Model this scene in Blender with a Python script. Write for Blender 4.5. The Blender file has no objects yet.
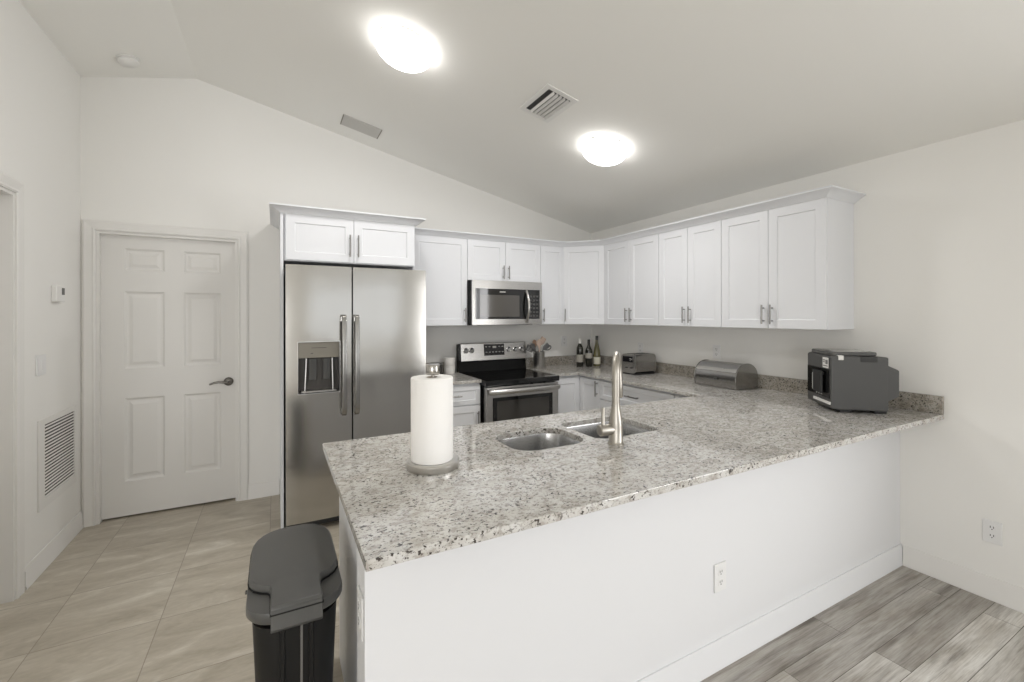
import bpy, bmesh, math, random
from mathutils import Matrix, Vector
R = math.radians
random.seed(7)
SC = bpy.context.scene
COL = SC.collection

# ---------------------------------------------------------------- camera
F_PX, YAW, ROLL = 441.74, 0.4905, -0.0016
cam_d = bpy.data.cameras.new('camera')
cam_d.sensor_fit = 'HORIZONTAL'
cam_d.sensor_width = 36
cam_d.lens = F_PX / 1024 * 36
cam_d.shift_y = -25.15 / 1024
cam_d.clip_start = 0.05
cam = bpy.data.objects.new('camera', cam_d)
COL.objects.link(cam)
_s, _c = math.sin(YAW), math.cos(YAW)
_fw, _rt, _up = Vector((_s, _c, 0)), Vector((_c, -_s, 0)), Vector((0, 0, 1))
_r3 = _rt * math.cos(ROLL) + _up * math.sin(ROLL)
_u3 = _up * math.cos(ROLL) - _rt * math.sin(ROLL)
_m = Matrix((_r3, _u3, -_fw)).transposed().to_4x4()
_m.translation = (-3.2415, -4.1068, 1.4601)
cam.matrix_world = _m
SC.camera = cam

# ---------------------------------------------------------------- world, daylight, exposure
SC.view_settings.view_transform = 'Standard'
SC.view_settings.look = 'None'
SC.view_settings.gamma = 1
SC.view_settings.use_curve_mapping = False
SC.view_settings.exposure = 0.0
SC.cycles.use_denoising = True
SC.cycles.max_bounces = 16
SC.cycles.diffuse_bounces = 12
SC.cycles.sample_clamp_indirect = 8
W = bpy.data.worlds.new('world')
SC.world = W
W.use_nodes = True
W.node_tree.nodes['Background'].inputs[0].default_value = (0.85, 0.92, 1.0, 1)
W.node_tree.nodes['Background'].inputs[1].default_value = 0.6


def daylight(name, loc, rot, sx, sy, power, color=(1, 1, 1)):
    l = bpy.data.lights.new(name, 'AREA')
    l.shape = 'RECTANGLE'
    l.size, l.size_y, l.energy, l.color = sx, sy, power, color
    o = bpy.data.objects.new(name, l)
    COL.objects.link(o)
    o.location, o.rotation_euler = loc, rot
    return o


daylight('daylight_front', (-5.75, -8.25, 1.25), (R(90), 0, 0), 3.0, 2.1, 122, (1.0, 0.995, 0.992))
daylight('fill_side', (.2, -5.5, 1.3), (R(90), 0, R(90)), 2.0, 1.6, 88, (1.0, 0.995, 0.992))  # added fill from an invented right-wall opening, brightens the left wall
daylight('daylight_far', (-1.6, -8.3, 1.58), (R(90), 0, 0), 2.6, 1.45, 9, (1.0, 0.985, 0.95))
LAMP_STRENGTH = 7.5
LAMP_POWER = 12.0


# ---------------------------------------------------------------- materials
def mat(name, color, rough=0.5, metal=0.0, spec=0.5, coat=0.0, coat_rough=0.1):
    m = bpy.data.materials.new(name)
    m.use_nodes = True
    b = m.node_tree.nodes['Principled BSDF']
    b.inputs['Base Color'].default_value = (*color, 1)
    b.inputs['Roughness'].default_value = rough
    b.inputs['Metallic'].default_value = metal
    b.inputs['Specular IOR Level'].default_value = spec
    b.inputs['Coat Weight'].default_value = coat
    b.inputs['Coat Roughness'].default_value = coat_rough
    return m


class N:
    """small node helper"""

    def __init__(self, m):
        self.t = m.node_tree
        self.b = self.t.nodes['Principled BSDF']

    def new(self, typ, **kw):
        n = self.t.nodes.new(typ)
        for k, v in kw.items():
            setattr(n, k, v)
        return n

    def link(self, a, b):
        self.t.links.new(a, b)

    def coords(self, scale=(1, 1, 1), rot=(0, 0, 0), loc=(0, 0, 0)):
        tc = self.new('ShaderNodeNewGeometry')
        mp = self.new('ShaderNodeMapping')
        mp.inputs['Scale'].default_value = scale
        mp.inputs['Rotation'].default_value = rot
        mp.inputs['Location'].default_value = loc
        self.link(tc.outputs['Position'], mp.inputs[0])
        return mp.outputs[0]

    def noise(self, vec, scale, detail=4, rough=0.6, dist=0.0):
        n = self.new('ShaderNodeTexNoise')
        n.inputs['Scale'].default_value = scale
        n.inputs['Detail'].default_value = detail
        n.inputs['Roughness'].default_value = rough
        n.inputs['Distortion'].default_value = dist
        self.link(vec, n.inputs['Vector'])
        return n.outputs['Fac']

    def ramp(self, fac, stops, interp='LINEAR'):
        r = self.new('ShaderNodeValToRGB')
        r.color_ramp.interpolation = interp
        e = r.color_ramp.elements
        while len(e) < len(stops):
            e.new(0.5)
        for i, (p, c) in enumerate(stops):
            e[i].position = p
            e[i].color = (*c, 1) if len(c) == 3 else c
        self.link(fac, r.inputs[0])
        return r.outputs[0]

    def mix(self, fac, a, b, mode='MIX'):
        n = self.new('ShaderNodeMix', data_type='RGBA', blend_type=mode)
        for s, v in ((n.inputs[0], fac), (n.inputs[6], a), (n.inputs[7], b)):
            if isinstance(v, (int, float)):
                s.default_value = v
            elif isinstance(v, tuple):
                s.default_value = (*v, 1)
            else:
                self.link(v, s)
        return n.outputs[2]

    def bump(self, h, strength=0.1, dist=0.01):
        b = self.new('ShaderNodeBump')
        b.inputs['Strength'].default_value = strength
        b.inputs['Distance'].default_value = dist
        self.link(h, b.inputs['Height'])
        self.link(b.outputs[0], self.b.inputs['Normal'])


M = {}
M['wall'] = mat('wall_paint', (0.80, 0.793, 0.772), 0.85, spec=0.25)
_n = N(M['wall'])
_n.bump(_n.noise(_n.coords(), 260, 2), 0.06, 0.002)
M['ceiling'] = mat('ceiling_paint', (0.83, 0.825, 0.80), 0.9, spec=0.2)
_n = N(M['ceiling'])
_n.bump(_n.noise(_n.coords(), 120, 3), 0.1, 0.003)
M['knee'] = mat('half_wall_paint', (0.72, 0.726, 0.744), 0.7, spec=0.3)
M['trim'] = mat('trim_paint', (0.74, 0.73, 0.71), 0.45)
M['door'] = mat('door_paint', (0.72, 0.71, 0.69), 0.5)
M['cab'] = mat('cabinet_lacquer', (0.72, 0.731, 0.758), 0.38)
M['cab_in'] = mat('cabinet_interior', (0.7, 0.68, 0.64), 0.6)
M['plastic'] = mat('white_plastic', (0.76, 0.755, 0.74), 0.4)
M['plate'] = mat('wall_plate_plastic', (0.75, 0.75, 0.75), 0.45)
M['slot'] = mat('dark_slot', (0.03, 0.03, 0.03), 0.6)
M['steel'] = mat('brushed_steel', (0.48, 0.47, 0.455), 0.3, 1.0)
_n = N(M['steel'])
_f = _n.noise(_n.coords((1.2, 1.2, 160)), 6, 3)
_n.link(_n.ramp(_f, [(0.25, (0.25,) * 3), (0.75, (0.33,) * 3)]), _n.b.inputs['Roughness'])
M['steel_door'] = mat('refrigerator_steel', (0.5, 0.488, 0.465), 0.17, 1.0)
_n = N(M['steel_door'])
_n.bump(_n.noise(_n.coords((1.3, 1, 2.2)), 1.6, 1, 0.3), 0.28, 0.02)
M['steel_appliance'] = mat('gray_brushed_steel', (0.34, 0.33, 0.315), 0.2, 1.0)
M['steel_bar'] = mat('dark_steel_bar', (0.36, 0.355, 0.345), 0.25, 1.0)
M['steel_side'] = mat('painted_steel_side', (0.16, 0.16, 0.16), 0.5, 0.3)
M['sink_steel'] = mat('sink_steel', (0.52, 0.52, 0.52), 0.24, 1.0)
M['nickel'] = mat('brushed_nickel', (0.43, 0.405, 0.365), 0.38, 1.0)
M['holder'] = mat('satin_steel', (0.6, 0.585, 0.56), 0.33, 1.0)
M['finial'] = mat('polished_finial_steel', (0.4, 0.385, 0.36), 0.16, 1.0)
M['handle'] = mat('bar_pull_nickel', (0.3, 0.295, 0.285), 0.3, 1.0)
M['chrome'] = mat('polished_chrome', (0.75, 0.75, 0.75), 0.1, 1.0)
M['bronze'] = mat('dark_pewter', (0.2, 0.19, 0.175), 0.3, 1.0)
M['black_glass'] = mat('black_glass', (0.006, 0.006, 0.006), 0.05, spec=0.6)
M['oven_glass'] = mat('oven_door_glass', (0.045, 0.042, 0.038), 0.08, spec=0.6)
M['mw_glass'] = mat('microwave_window', (0.07, 0.065, 0.058), 0.1, spec=0.7)
M['black'] = mat('black_enamel', (0.004, 0.004, 0.004), 0.2, spec=0.15)
M['ring'] = mat('burner_print', (0.025, 0.025, 0.025), 0.1)
M['black_matte'] = mat('black_plastic', (0.02, 0.02, 0.02), 0.5)
M['gray_dark'] = mat('dark_gray_plastic', (0.075, 0.075, 0.073), 0.38)
M['bin_lid'] = mat('bin_lid_plastic', (0.085, 0.085, 0.082), 0.33)
M['bin_body'] = mat('bin_body_plastic', (0.01, 0.01, 0.01), 0.5, spec=0.3)
M['bin_strip'] = mat('bin_strip', (0.16, 0.155, 0.15), 0.35)
M['cooker'] = mat('cooker_gray', (0.068, 0.068, 0.067), 0.42)
M['cooker_lid'] = mat('cooker_lid_gray', (0.08, 0.08, 0.078), 0.25)
M['disp'] = mat('dispenser_taupe', (0.2, 0.185, 0.155), 0.35, 0.3)
M['disp_dark'] = mat('dispenser_dark', (0.06, 0.055, 0.05), 0.3, 0.2)
M['paper'] = mat('paper_towel', (0.88, 0.87, 0.855), 0.95, spec=0.1)
_n = N(M['paper'])
_n.bump(_n.noise(_n.coords(), 350, 2), 0.25, 0.002)
M['cardboard'] = mat('cardboard_core', (0.42, 0.32, 0.22), 0.9)
M['wood_a'] = mat('beech_wood', (0.47, 0.36, 0.295), 0.6)
M['wood_b'] = mat('walnut_brown_wood', (0.3, 0.19, 0.13), 0.6)
M['gray_tool'] = mat('gray_nylon', (0.1, 0.1, 0.1), 0.45)
M['ceramic'] = mat('white_ceramic', (0.66, 0.64, 0.61), 0.35)
M['glass_dark'] = mat('dark_bottle_glass', (0.012, 0.012, 0.008), 0.06, spec=0.7)
M['glass_green'] = mat('olive_bottle_glass', (0.12, 0.11, 0.05), 0.08, spec=0.7)
M['foil_white'] = mat('white_foil', (0.72, 0.71, 0.69), 0.35)
M['foil_black'] = mat('black_foil', (0.02, 0.018, 0.016), 0.35)
M['label'] = mat('paper_label', (0.62, 0.6, 0.5), 0.7)
M['label_gray'] = mat('gray_label', (0.36, 0.34, 0.3), 0.6)
M['grille_dark'] = mat('grille_shadow_gap', (0.06, 0.055, 0.05), 0.8)
M['register'] = mat('register_gray', (0.52, 0.51, 0.49), 0.6)
M['display'] = mat('display_black', (0.01, 0.01, 0.012), 0.15)
M['mark'] = mat('printed_mark', (0.55, 0.55, 0.53), 0.5)
M['frame'] = mat('window_frame_white', (0.8, 0.8, 0.8), 0.5)

# lamp glass
m = M['lamp'] = bpy.data.materials.new('lamp_glass')
m.use_nodes = True
_b = m.node_tree.nodes['Principled BSDF']
_b.inputs['Base Color'].default_value = (0.9, 0.9, 0.9, 1)
_b.inputs['Emission Color'].default_value = (1.0, 0.985, 0.965, 1)
_b.inputs['Emission Strength'].default_value = LAMP_STRENGTH


# granite: pale polished stone, grey-beige drifts, brown-black flecks
def granite(name='polished_granite', tint=(1, 1, 1), lo=0.36):
    m = mat(name, (0.6, 0.58, 0.54), 0.05, spec=0.9)
    n = N(m)
    v = n.coords((1.0, 1.35, 1.35), (0.1, 0.15, 0.35))
    v2 = n.coords((1.0, 1.3, 1.3), (0.2, 0.1, -0.2), (3.1, 1.7, 0.4))
    base = n.ramp(n.noise(v, 16, 4, 0.6, 0.4), [(0.32, (0.52, 0.495, 0.455)), (0.45, (0.64, 0.62, 0.585)), (0.58, (0.71, 0.7, 0.675)), (0.75, (0.76, 0.755, 0.74))])
    grey = n.ramp(n.noise(v2, 46, 3, 0.6, 0.3), [(0.51, (0, 0, 0)), (0.6, (1, 1, 1))])
    c = n.mix(n.mix(0.75, (0, 0, 0), grey), base, (0.4, 0.37, 0.335))
    clump = n.ramp(n.noise(v2, 9, 2, 0.5), [(lo, (0.25,) * 3), (lo + 0.18, (1, 1, 1))])
    fl = n.ramp(n.noise(v, 84, 2, 0.5, 0.2), [(0.595, (0, 0, 0)), (0.63, (1, 1, 1))])
    c = n.mix(n.mix(1.0, fl, clump, 'MULTIPLY'), c, (0.05, 0.04, 0.034))
    fl2 = n.ramp(n.noise(v2, 150, 2, 0.5), [(0.61, (0, 0, 0)), (0.66, (1, 1, 1))])
    c = n.mix(n.mix(0.7, (0, 0, 0), fl2), c, (0.17, 0.145, 0.125))
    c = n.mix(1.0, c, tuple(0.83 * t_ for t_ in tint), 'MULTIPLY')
    n.link(c, n.b.inputs['Base Color'])
    return m


M['granite'] = granite()
M['granite_splash'] = granite('polished_granite_shaded', (0.66, 0.63, 0.58), 0.22)  # same stone, shade below the wall cabinets put into the tint


def floor_tile():
    m = mat('stone_look_tile', (0.42, 0.37, 0.31), 0.32, spec=0.45)
    n = N(m)
    T = 0.4555
    v = n.coords((1 / T, 1 / T, 0), loc=(3.735 / T, 1.428 / T, 0))
    # grid grout
    sp = n.new('ShaderNodeSeparateXYZ')
    n.link(v, sp.inputs[0])

    def edge(o):
        fr = n.new('ShaderNodeMath', operation='FRACT')
        n.link(o, fr.inputs[0])
        a = n.new('ShaderNodeMath', operation='SUBTRACT')
        n.link(fr.outputs[0], a.inputs[0])
        a.inputs[1].default_value = 0.5
        b = n.new('ShaderNodeMath', operation='ABSOLUTE')
        n.link(a.outputs[0], b.inputs[0])
        g = n.new('ShaderNodeMath', operation='GREATER_THAN')
        n.link(b.outputs[0], g.inputs[0])
        g.inputs[1].default_value = 0.5 - 0.0045
        return g.outputs[0]
    mx = n.new('ShaderNodeMath', operation='MAXIMUM')
    n.link(edge(sp.outputs[0]), mx.inputs[0])
    n.link(edge(sp.outputs[1]), mx.inputs[1])
    fl = n.new('ShaderNodeVectorMath', operation='FLOOR')
    n.link(v, fl.inputs[0])
    wn = n.new('ShaderNodeTexWhiteNoise', noise_dimensions='3D')
    n.link(fl.outputs[0], wn.inputs['Vector'])
    # per-tile offset of the veining
    pos = n.coords((1.1, 3.0, 1), (0, 0, -0.55))
    add = n.new('ShaderNodeVectorMath', operation='MULTIPLY_ADD')
    n.link(wn.outputs['Color'], add.inputs[0])
    add.inputs[1].default_value = (9, 9, 9)
    n.link(pos, add.inputs[2])
    vein = n.noise(add.outputs[0], 2.3, 6, 0.62, 0.9)
    c = n.ramp(vein, [(0.28, (0.345, 0.305, 0.245)), (0.45, (0.43, 0.387, 0.317)), (0.58, (0.49, 0.447, 0.375)), (0.75, (0.64, 0.605, 0.53))])
    fine = n.ramp(n.noise(pos, 24, 3), [(0.3, (0.92,) * 3), (0.7, (1.05,) * 3)])
    c = n.mix(1.0, c, fine, 'MULTIPLY')
    c = n.mix(n.mix(1.0, mx.outputs[0], (0.75, 0.75, 0.75), 'MULTIPLY'), c, (0.24, 0.2, 0.16))
    n.link(c, n.b.inputs['Base Color'])
    return m


def floor_plank():
    m = mat('gray_vinyl_plank', (0.2, 0.18, 0.16), 0.42, spec=0.4)
    n = N(m)
    v = n.coords((1, 1, 0), loc=(0.95, 3.155, 0))
    br = n.new('ShaderNodeTexBrick')
    br.offset, br.offset_frequency = 0.37, 2
    br.inputs['Scale'].default_value = 1
    br.inputs['Brick Width'].default_value = 1.22
    br.inputs['Row Height'].default_value = 0.127
    br.inputs['Mortar Size'].default_value = 0.0012
    br.inputs['Mortar Smooth'].default_value = 0.0
    br.inputs['Bias'].default_value = 0.0
    br.inputs['Color1'].default_value = (0.0, 0.0, 0.0, 1)
    br.inputs['Color2'].default_value = (1.0, 1.0, 1.0, 1)
    br.inputs['Mortar'].default_value = (0.5, 0.5, 0.5, 1)
    n.link(v, br.inputs['Vector'])
    tone = n.ramp(br.outputs['Color'], [(0.0, (0.34, 0.322, 0.296)), (0.5, (0.51, 0.495, 0.466)), (1.0, (0.68, 0.67, 0.64))])
    g = n.coords((0.8, 14, 1))
    add = n.new('ShaderNodeVectorMath', operation='MULTIPLY_ADD')
    n.link(br.outputs['Color'], add.inputs[0])
    add.inputs[1].default_value = (7, 7, 7)
    n.link(g, add.inputs[2])
    grain = n.ramp(n.noise(add.outputs[0], 1.7, 8, 0.66, 0.1), [(0.3, (0.42, 0.4, 0.38)), (0.45, (0.85, 0.84, 0.83)), (0.6, (1.08,) * 3), (0.75, (1.35, 1.35, 1.34))])
    fine = n.ramp(n.noise(n.coords((2.5, 75, 1)), 2.2, 4, 0.7), [(0.32, (0.72, 0.7, 0.68)), (0.55, (1.04,) * 3)])
    c = n.mix(1.0, tone, grain, 'MULTIPLY')
    c = n.mix(1.0, c, fine, 'MULTIPLY')
    blot = n.ramp(n.noise(n.coords((1, 5, 1)), 2.6, 3, 0.6), [(0.35, (0.74, 0.71, 0.67)), (0.6, (1.06,) * 3)])
    c = n.mix(1.0, c, blot, 'MULTIPLY')
    c = n.mix(br.outputs['Fac'], c, (0.09, 0.075, 0.06))
    n.link(c, n.b.inputs['Base Color'])
    return m


M['tile'] = floor_tile()
M['plank'] = floor_plank()


# ---------------------------------------------------------------- mesh helpers
def bm_new():
    return bmesh.new()


def box(bm, x0, x1, y0, y1, z0, z1, mi=0):
    v = [bm.verts.new((x, y, z)) for z in (z0, z1) for y in (y0, y1) for x in (x0, x1)]
    fs = [(0, 2, 3, 1), (4, 5, 7, 6), (0, 1, 5, 4), (2, 6, 7, 3), (0, 4, 6, 2), (1, 3, 7, 5)]
    out = []
    for f in fs:
        g = bm.faces.new([v[i] for i in f])
        g.material_index = mi
        out.append(g)
    return out      # bottom, top, front(-y), back(+y), left(-x), right(+x)


def prism(bm, pts, z0, z1, mi=0):
    """extrude a plan polygon (ccw) from z0 to z1"""
    a = [bm.verts.new((p[0], p[1], z0)) for p in pts]
    b = [bm.verts.new((p[0], p[1], z1)) for p in pts]
    n = len(pts)
    fs = [bm.faces.new(list(reversed(a))), bm.faces.new(b)]
    for i in range(n):
        fs.append(bm.faces.new((a[i], a[(i + 1) % n], b[(i + 1) % n], b[i])))
    for f in fs:
        f.material_index = mi
    return fs


def prism_axis(bm, pts, lo, hi, axis, mi=0):
    """extrude a 2D polygon along x or y: pts are (y,z) for x, (x,z) for y"""
    if axis == 'x':
        P = lambda p, t: (t, p[0], p[1])
    else:
        P = lambda p, t: (p[0], t, p[1])
    a = [bm.verts.new(P(p, lo)) for p in pts]
    b = [bm.verts.new(P(p, hi)) for p in pts]
    n = len(pts)
    fs = [bm.faces.new(a), bm.faces.new(list(reversed(b)))]
    for i in range(n):
        fs.append(bm.faces.new((a[i], b[i], b[(i + 1) % n], a[(i + 1) % n])))
    for f in fs:
        f.material_index = mi
    bmesh.ops.recalc_face_normals(bm, faces=fs)
    return fs


def lathe(bm, prof, cx=0, cy=0, seg=32, mat_at=None, mi=0):
    rings = []
    for r, z in prof:
        if r < 1e-6:
            rings.append([bm.verts.new((cx, cy, z))])
        else:
            rings.append([bm.verts.new((cx + r * math.cos(2 * math.pi * i / seg), cy + r * math.sin(2 * math.pi * i / seg), z)) for i in range(seg)])
    fs = []
    for k in range(len(rings) - 1):
        a, b = rings[k], rings[k + 1]
        for i in range(seg):
            j = (i + 1) % seg
            if len(a) == 1 and len(b) == 1:
                continue
            if len(a) == 1:
                f = bm.faces.new((a[0], b[j], b[i]))
            elif len(b) == 1:
                f = bm.faces.new((a[i], a[j], b[0]))
            else:
                f = bm.faces.new((a[i], a[j], b[j], b[i]))
            f.material_index = mi
            fs.append(f)
    bmesh.ops.recalc_face_normals(bm, faces=fs)
    return fs


def tube(bm, pts, rad, seg=12, cap=True, mi=0):
    pts = [Vector(p) for p in pts]
    if not hasattr(rad, '__len__'):
        rad = [rad] * len(pts)
    rings, prev = [], None
    for i, p in enumerate(pts):
        t = (pts[min(i + 1, len(pts) - 1)] - pts[max(i - 1, 0)]).normalized()
        if prev is None:
            u = t.orthogonal().normalized()
        else:
            u = (prev - t * prev.dot(t))
            u = u.normalized() if u.length > 1e-6 else t.orthogonal().normalized()
        prev = u
        w = t.cross(u)
        rings.append([bm.verts.new(p + (u * math.cos(2 * math.pi * k / seg) + w * math.sin(2 * math.pi * k / seg)) * rad[i]) for k in range(seg)])
    fs = []
    for a, b in zip(rings, rings[1:]):
        for k in range(seg):
            fs.append(bm.faces.new((a[k], a[(k + 1) % seg], b[(k + 1) % seg], b[k])))
    if cap:
        fs.append(bm.faces.new(list(reversed(rings[0]))))
        fs.append(bm.faces.new(rings[-1]))
    for f in fs:
        f.material_index = mi
    bmesh.ops.recalc_face_normals(bm, faces=fs)
    return fs


def loft(bm, sections, cap=True, mi=0):
    rings = [[bm.verts.new(p) for p in s] for s in sections]
    n = len(rings[0])
    fs = []
    for a, b in zip(rings, rings[1:]):
        for k in range(n):
            fs.append(bm.faces.new((a[k], a[(k + 1) % n], b[(k + 1) % n], b[k])))
    if cap:
        fs.append(bm.faces.new(list(reversed(rings[0]))))
        fs.append(bm.faces.new(rings[-1]))
    for f in fs:
        f.material_index = mi
    bmesh.ops.recalc_face_normals(bm, faces=fs)
    return fs


def rrect(cx, cy, hx, hy, r, n=6):
    out = []
    for (sx, sy, a0) in ((1, 1, 0), (-1, 1, 90), (-1, -1, 180), (1, -1, 270)):
        for i in range(n + 1):
            a = R(a0 + 90 * i / n)
            out.append((cx + sx * (hx - r) + r * math.cos(a), cy + sy * (hy - r) + r * math.sin(a)))
    return out


def obj(name, bm, material, parent=None, bevel=0.0, smooth=True, seg=2, angle=40):
    """link a bmesh as one object. Vertices are in the same frame as the parent's top-level thing."""
    me = bpy.data.meshes.new(name)
    bm.to_mesh(me)
    bm.free()
    for mm in (material if isinstance(material, (list, tuple)) else [material]):
        me.materials.append(M[mm])
    if smooth:
        me.shade_smooth()
        me.set_sharp_from_angle(angle=R(angle))
    o = bpy.data.objects.new(name, me)
    COL.objects.link(o)
    if parent is not None:
        o.parent = parent
    if bevel:
        b = o.modifiers.new('bevel', 'BEVEL')
        b.width, b.segments, b.limit_method, b.angle_limit = bevel, seg, 'ANGLE', R(40)
        b.harden_normals = False
    return o


def thing(name, label, cat, loc=(0, 0, 0), rotz=0.0, group=None, rot=None):
    o = bpy.data.objects.new(name, None)
    COL.objects.link(o)
    o.empty_display_size = 0.05
    o.location = loc
    o.rotation_euler = rot if rot else (0, 0, rotz)
    return tag(o, label, cat, group)


def tag(o, label, cat, group=None):
    o['label'], o['category'] = label, cat
    if group:
        o['group'] = group
    return o


def struct(name, bm, material, label=None, bevel=0.0, parent=None, **kw):
    o = obj(name, bm, material, parent, bevel, **kw)
    if parent is None:
        o['kind'] = 'structure'
        if label:
            o['label'] = label
    return o


def copy_thing(root, loc=None, rotz=None, label=None):
    r = root.copy()
    COL.objects.link(r)
    if loc is not None:
        r.location = loc
    if rotz is not None:
        r.rotation_euler = (0, 0, rotz)
    if label:
        r['label'] = label
    for ch in list(root.children):
        c = ch.copy()
        COL.objects.link(c)
        c.parent = r
        for g in list(ch.children):
            d = g.copy()
            COL.objects.link(d)
            d.parent = c
    return r


def sweep(bm, path, prof, closed=False, mi=0):
    """sweep a profile [(out, z)] along a plan path; 'out' is to the right of the travel direction; mitred corners"""
    P = [Vector((p[0], p[1])) for p in path]
    n = len(P)
    rings = []
    for i in range(n):
        if i == 0:
            d = (P[1] - P[0]).normalized()
            nrm = Vector((d.y, -d.x))
        elif i == n - 1:
            d = (P[-1] - P[-2]).normalized()
            nrm = Vector((d.y, -d.x))
        else:
            d0, d1 = (P[i] - P[i - 1]).normalized(), (P[i + 1] - P[i]).normalized()
            n0, n1 = Vector((d0.y, -d0.x)), Vector((d1.y, -d1.x))
            s = n0 + n1
            nrm = s / (s.dot(n0))
        rings.append([bm.verts.new((P[i].x + nrm.x * o, P[i].y + nrm.y * o, z)) for o, z in prof])
    k = len(prof)
    fs = []
    for a, b in zip(rings, rings[1:]):
        for j in range(k):
            fs.append(bm.faces.new((a[j], a[(j + 1) % k], b[(j + 1) % k], b[j])))
    fs.append(bm.faces.new(rings[0]))
    fs.append(bm.faces.new(list(reversed(rings[-1]))))
    for f in fs:
        f.material_index = mi
    bmesh.ops.recalc_face_normals(bm, faces=fs)
    return fs


def inset(bm, faces, thick, depth):
    bm.normal_update()
    bmesh.ops.inset_individual(bm, faces=faces, thickness=thick, depth=depth, use_even_offset=True)


# ---------------------------------------------------------------- room shell
XL = -4.435                 # kitchen left wall
RX, RZ, SL = -3.772, 3.274, 0.2265   # ridge and slope
XW = -7.54                  # far left wall of the living room
YF = -8.2                   # wall behind the camera


def cz(x):
    return RZ - SL * abs(x - RX)


b = bm_new()   # tile: kitchen
box(b, XW - .1, -3.03, -8.3, .3, -.1, 0)
box(b, -3.03, .1, -2.85, .3, -.1, 0)
struct('floor_tile', b, 'tile', 'beige stone-look tile floor of the kitchen')
b = bm_new()
box(b, -3.03, .1, -8.3, -2.85, -.1, 0)
struct('floor_plank', b, 'plank', 'gray wood-look plank floor beyond the half wall')

b = bm_new()
t = .12
for (xa, xb) in ((XW - .2, RX), (RX, .12)):
    pts = [(xa, cz(xa)), (xb, cz(xb)), (xb, cz(xb) + t), (xa, cz(xa) + t)]
    prism_axis(b, pts, -8.35, .15, 'y')
struct('ceiling', b, 'ceiling', 'vaulted ceiling with a ridge above the left wall')

DX0, DX1, DZ = -4.352, -3.512, 2.06      # door opening
b = bm_new()


def wp(x0, x1, z0, y0, y1, mi=0):
    """wall piece up to the vault"""
    xs = [x0] + ([RX] if x0 < RX < x1 else []) + [x1]
    pts = [(x0, z0), (x1, z0)] + [(x, cz(x) + .01) for x in reversed(xs)]
    prism_axis(b, pts, y0, y1, 'y', mi)


wp(XL - .12, DX0, 0, 0, .12)
wp(DX0, DX1, DZ, 0, .12)
wp(DX1, .12, 0, 0, .12)
struct('wall_back', b, 'wall', 'back kitchen wall behind the range and the refrigerator')
b = bm_new()
box(b, DX0 - .1, DX1 + .1, .125, .2, -.05, 2.3)
struct('pantry_light_block', b, 'grille_dark')  # unseen dark panel added to stop light leaking in under the door

b = bm_new()
box(b, 0, .12, -4.45, 0, 0, cz(0) + .01)
box(b, 0, .12, -8.3, -6.55, 0, cz(0) + .01)
box(b, 0, .12, -6.55, -4.45, 0, .5)
box(b, 0, .12, -6.55, -4.45, 2.1, cz(0) + .01)
struct('wall_right', b, 'wall', 'right wall with the long run of wall cabinets')

# left wall with an opening to a hall
OY0, OY1, OZ = -.886, -1.70, 2.1
b = bm_new()
box(b, XL - .12, XL, OY0, 0, 0, cz(XL) + .01)
box(b, XL - .12, XL, OY1, OY0, OZ, cz(XL) + .01)
box(b, XL - .12, XL, -2.05, OY1, 0, cz(XL) + .01)
struct('wall_left', b, 'wall', 'left wall with thermostat and return air grille')
b = bm_new()
wp(XW, XL - .12, 0, -2.05, -1.93)
struct('wall_hall', b, 'wall')
# living room side and the wall behind the camera, each with a window opening
b = bm_new()
box(b, XW - .12, XW, YF, -1.93, 0, cz(XW) + .01)
struct('wall_living', b, 'wall')
b = bm_new()
wp(XW, -7.25, 0, YF - .12, YF)
wp(-7.25, -4.25, 2.3, YF - .12, YF)
wp(-4.25, -2.9, 0, YF - .12, YF)
wp(-2.9, -.3, 2.3, YF - .12, YF)
box(b, -2.9, -.3, YF - .12, YF, 0, .85)
wp(-.3, 0, 0, YF - .12, YF)
struct('wall_front', b, 'wall')
b = bm_new()
for x0 in (-7.25, -5.78, -4.32):
    box(b, x0, x0 + .07, YF - .09, YF - .02, 0, 2.3)
box(b, -7.25, -4.25, YF - .09, YF - .02, 2.23, 2.3)
box(b, -7.25, -4.25, YF - .09, YF - .02, 0, .07)
struct('window_1', b, 'frame')
b = bm_new()
for x0 in (-2.9, -1.63, -.36):
    box(b, x0, x0 + .06, YF - .09, YF - .02, .85, 2.3)
for z0 in (.85, 2.24):
    box(b, -2.9, -.3, YF - .09, YF - .02, z0, z0 + .06)
struct('window_3', b, 'frame')
b = bm_new()
for y0 in (-6.55, -5.53, -4.51):
    box(b, .02, .09, y0, y0 + .06, .5, 2.1)
box(b, .02, .09, -6.55, -4.45, 2.04, 2.1)
box(b, .02, .09, -6.55, -4.45, .5, .56)
struct('fill_opening', b, 'frame')  # frame of the opening added behind the camera for the side fill

# half wall of the peninsula
PX = -3.035
b = bm_new()
box(b, PX, -.001, -2.888, -2.76, 0, .8875)
struct('wall_peninsula', b, 'knee', 'white half wall under the granite peninsula')

# baseboards
BP = [(0, 0), (.017, 0), (.017, .013), (.0125, .019), (.0125, .094), (.0085, .104), (.0065, .116), (0, .116)]
b = bm_new()
sweep(b, [(PX, -2.888), (-.002, -2.888)], BP)
struct('baseboard_peninsula', b, 'knee')
b = bm_new()
sweep(b, [(-.0005, -2.905), (-.0005, -8.19)], BP)
struct('baseboard_right', b, 'trim')
b = bm_new()
sweep(b, [(-3.452 + .012, -.0005), (-3.2195, -.0005)], BP)
struct('baseboard_back', b, 'trim')
b = bm_new()
sweep(b, [(XL + .0005, -.804), (XL + .0005, -.018)], BP)
struct('baseboard_left', b, 'trim')

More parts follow.
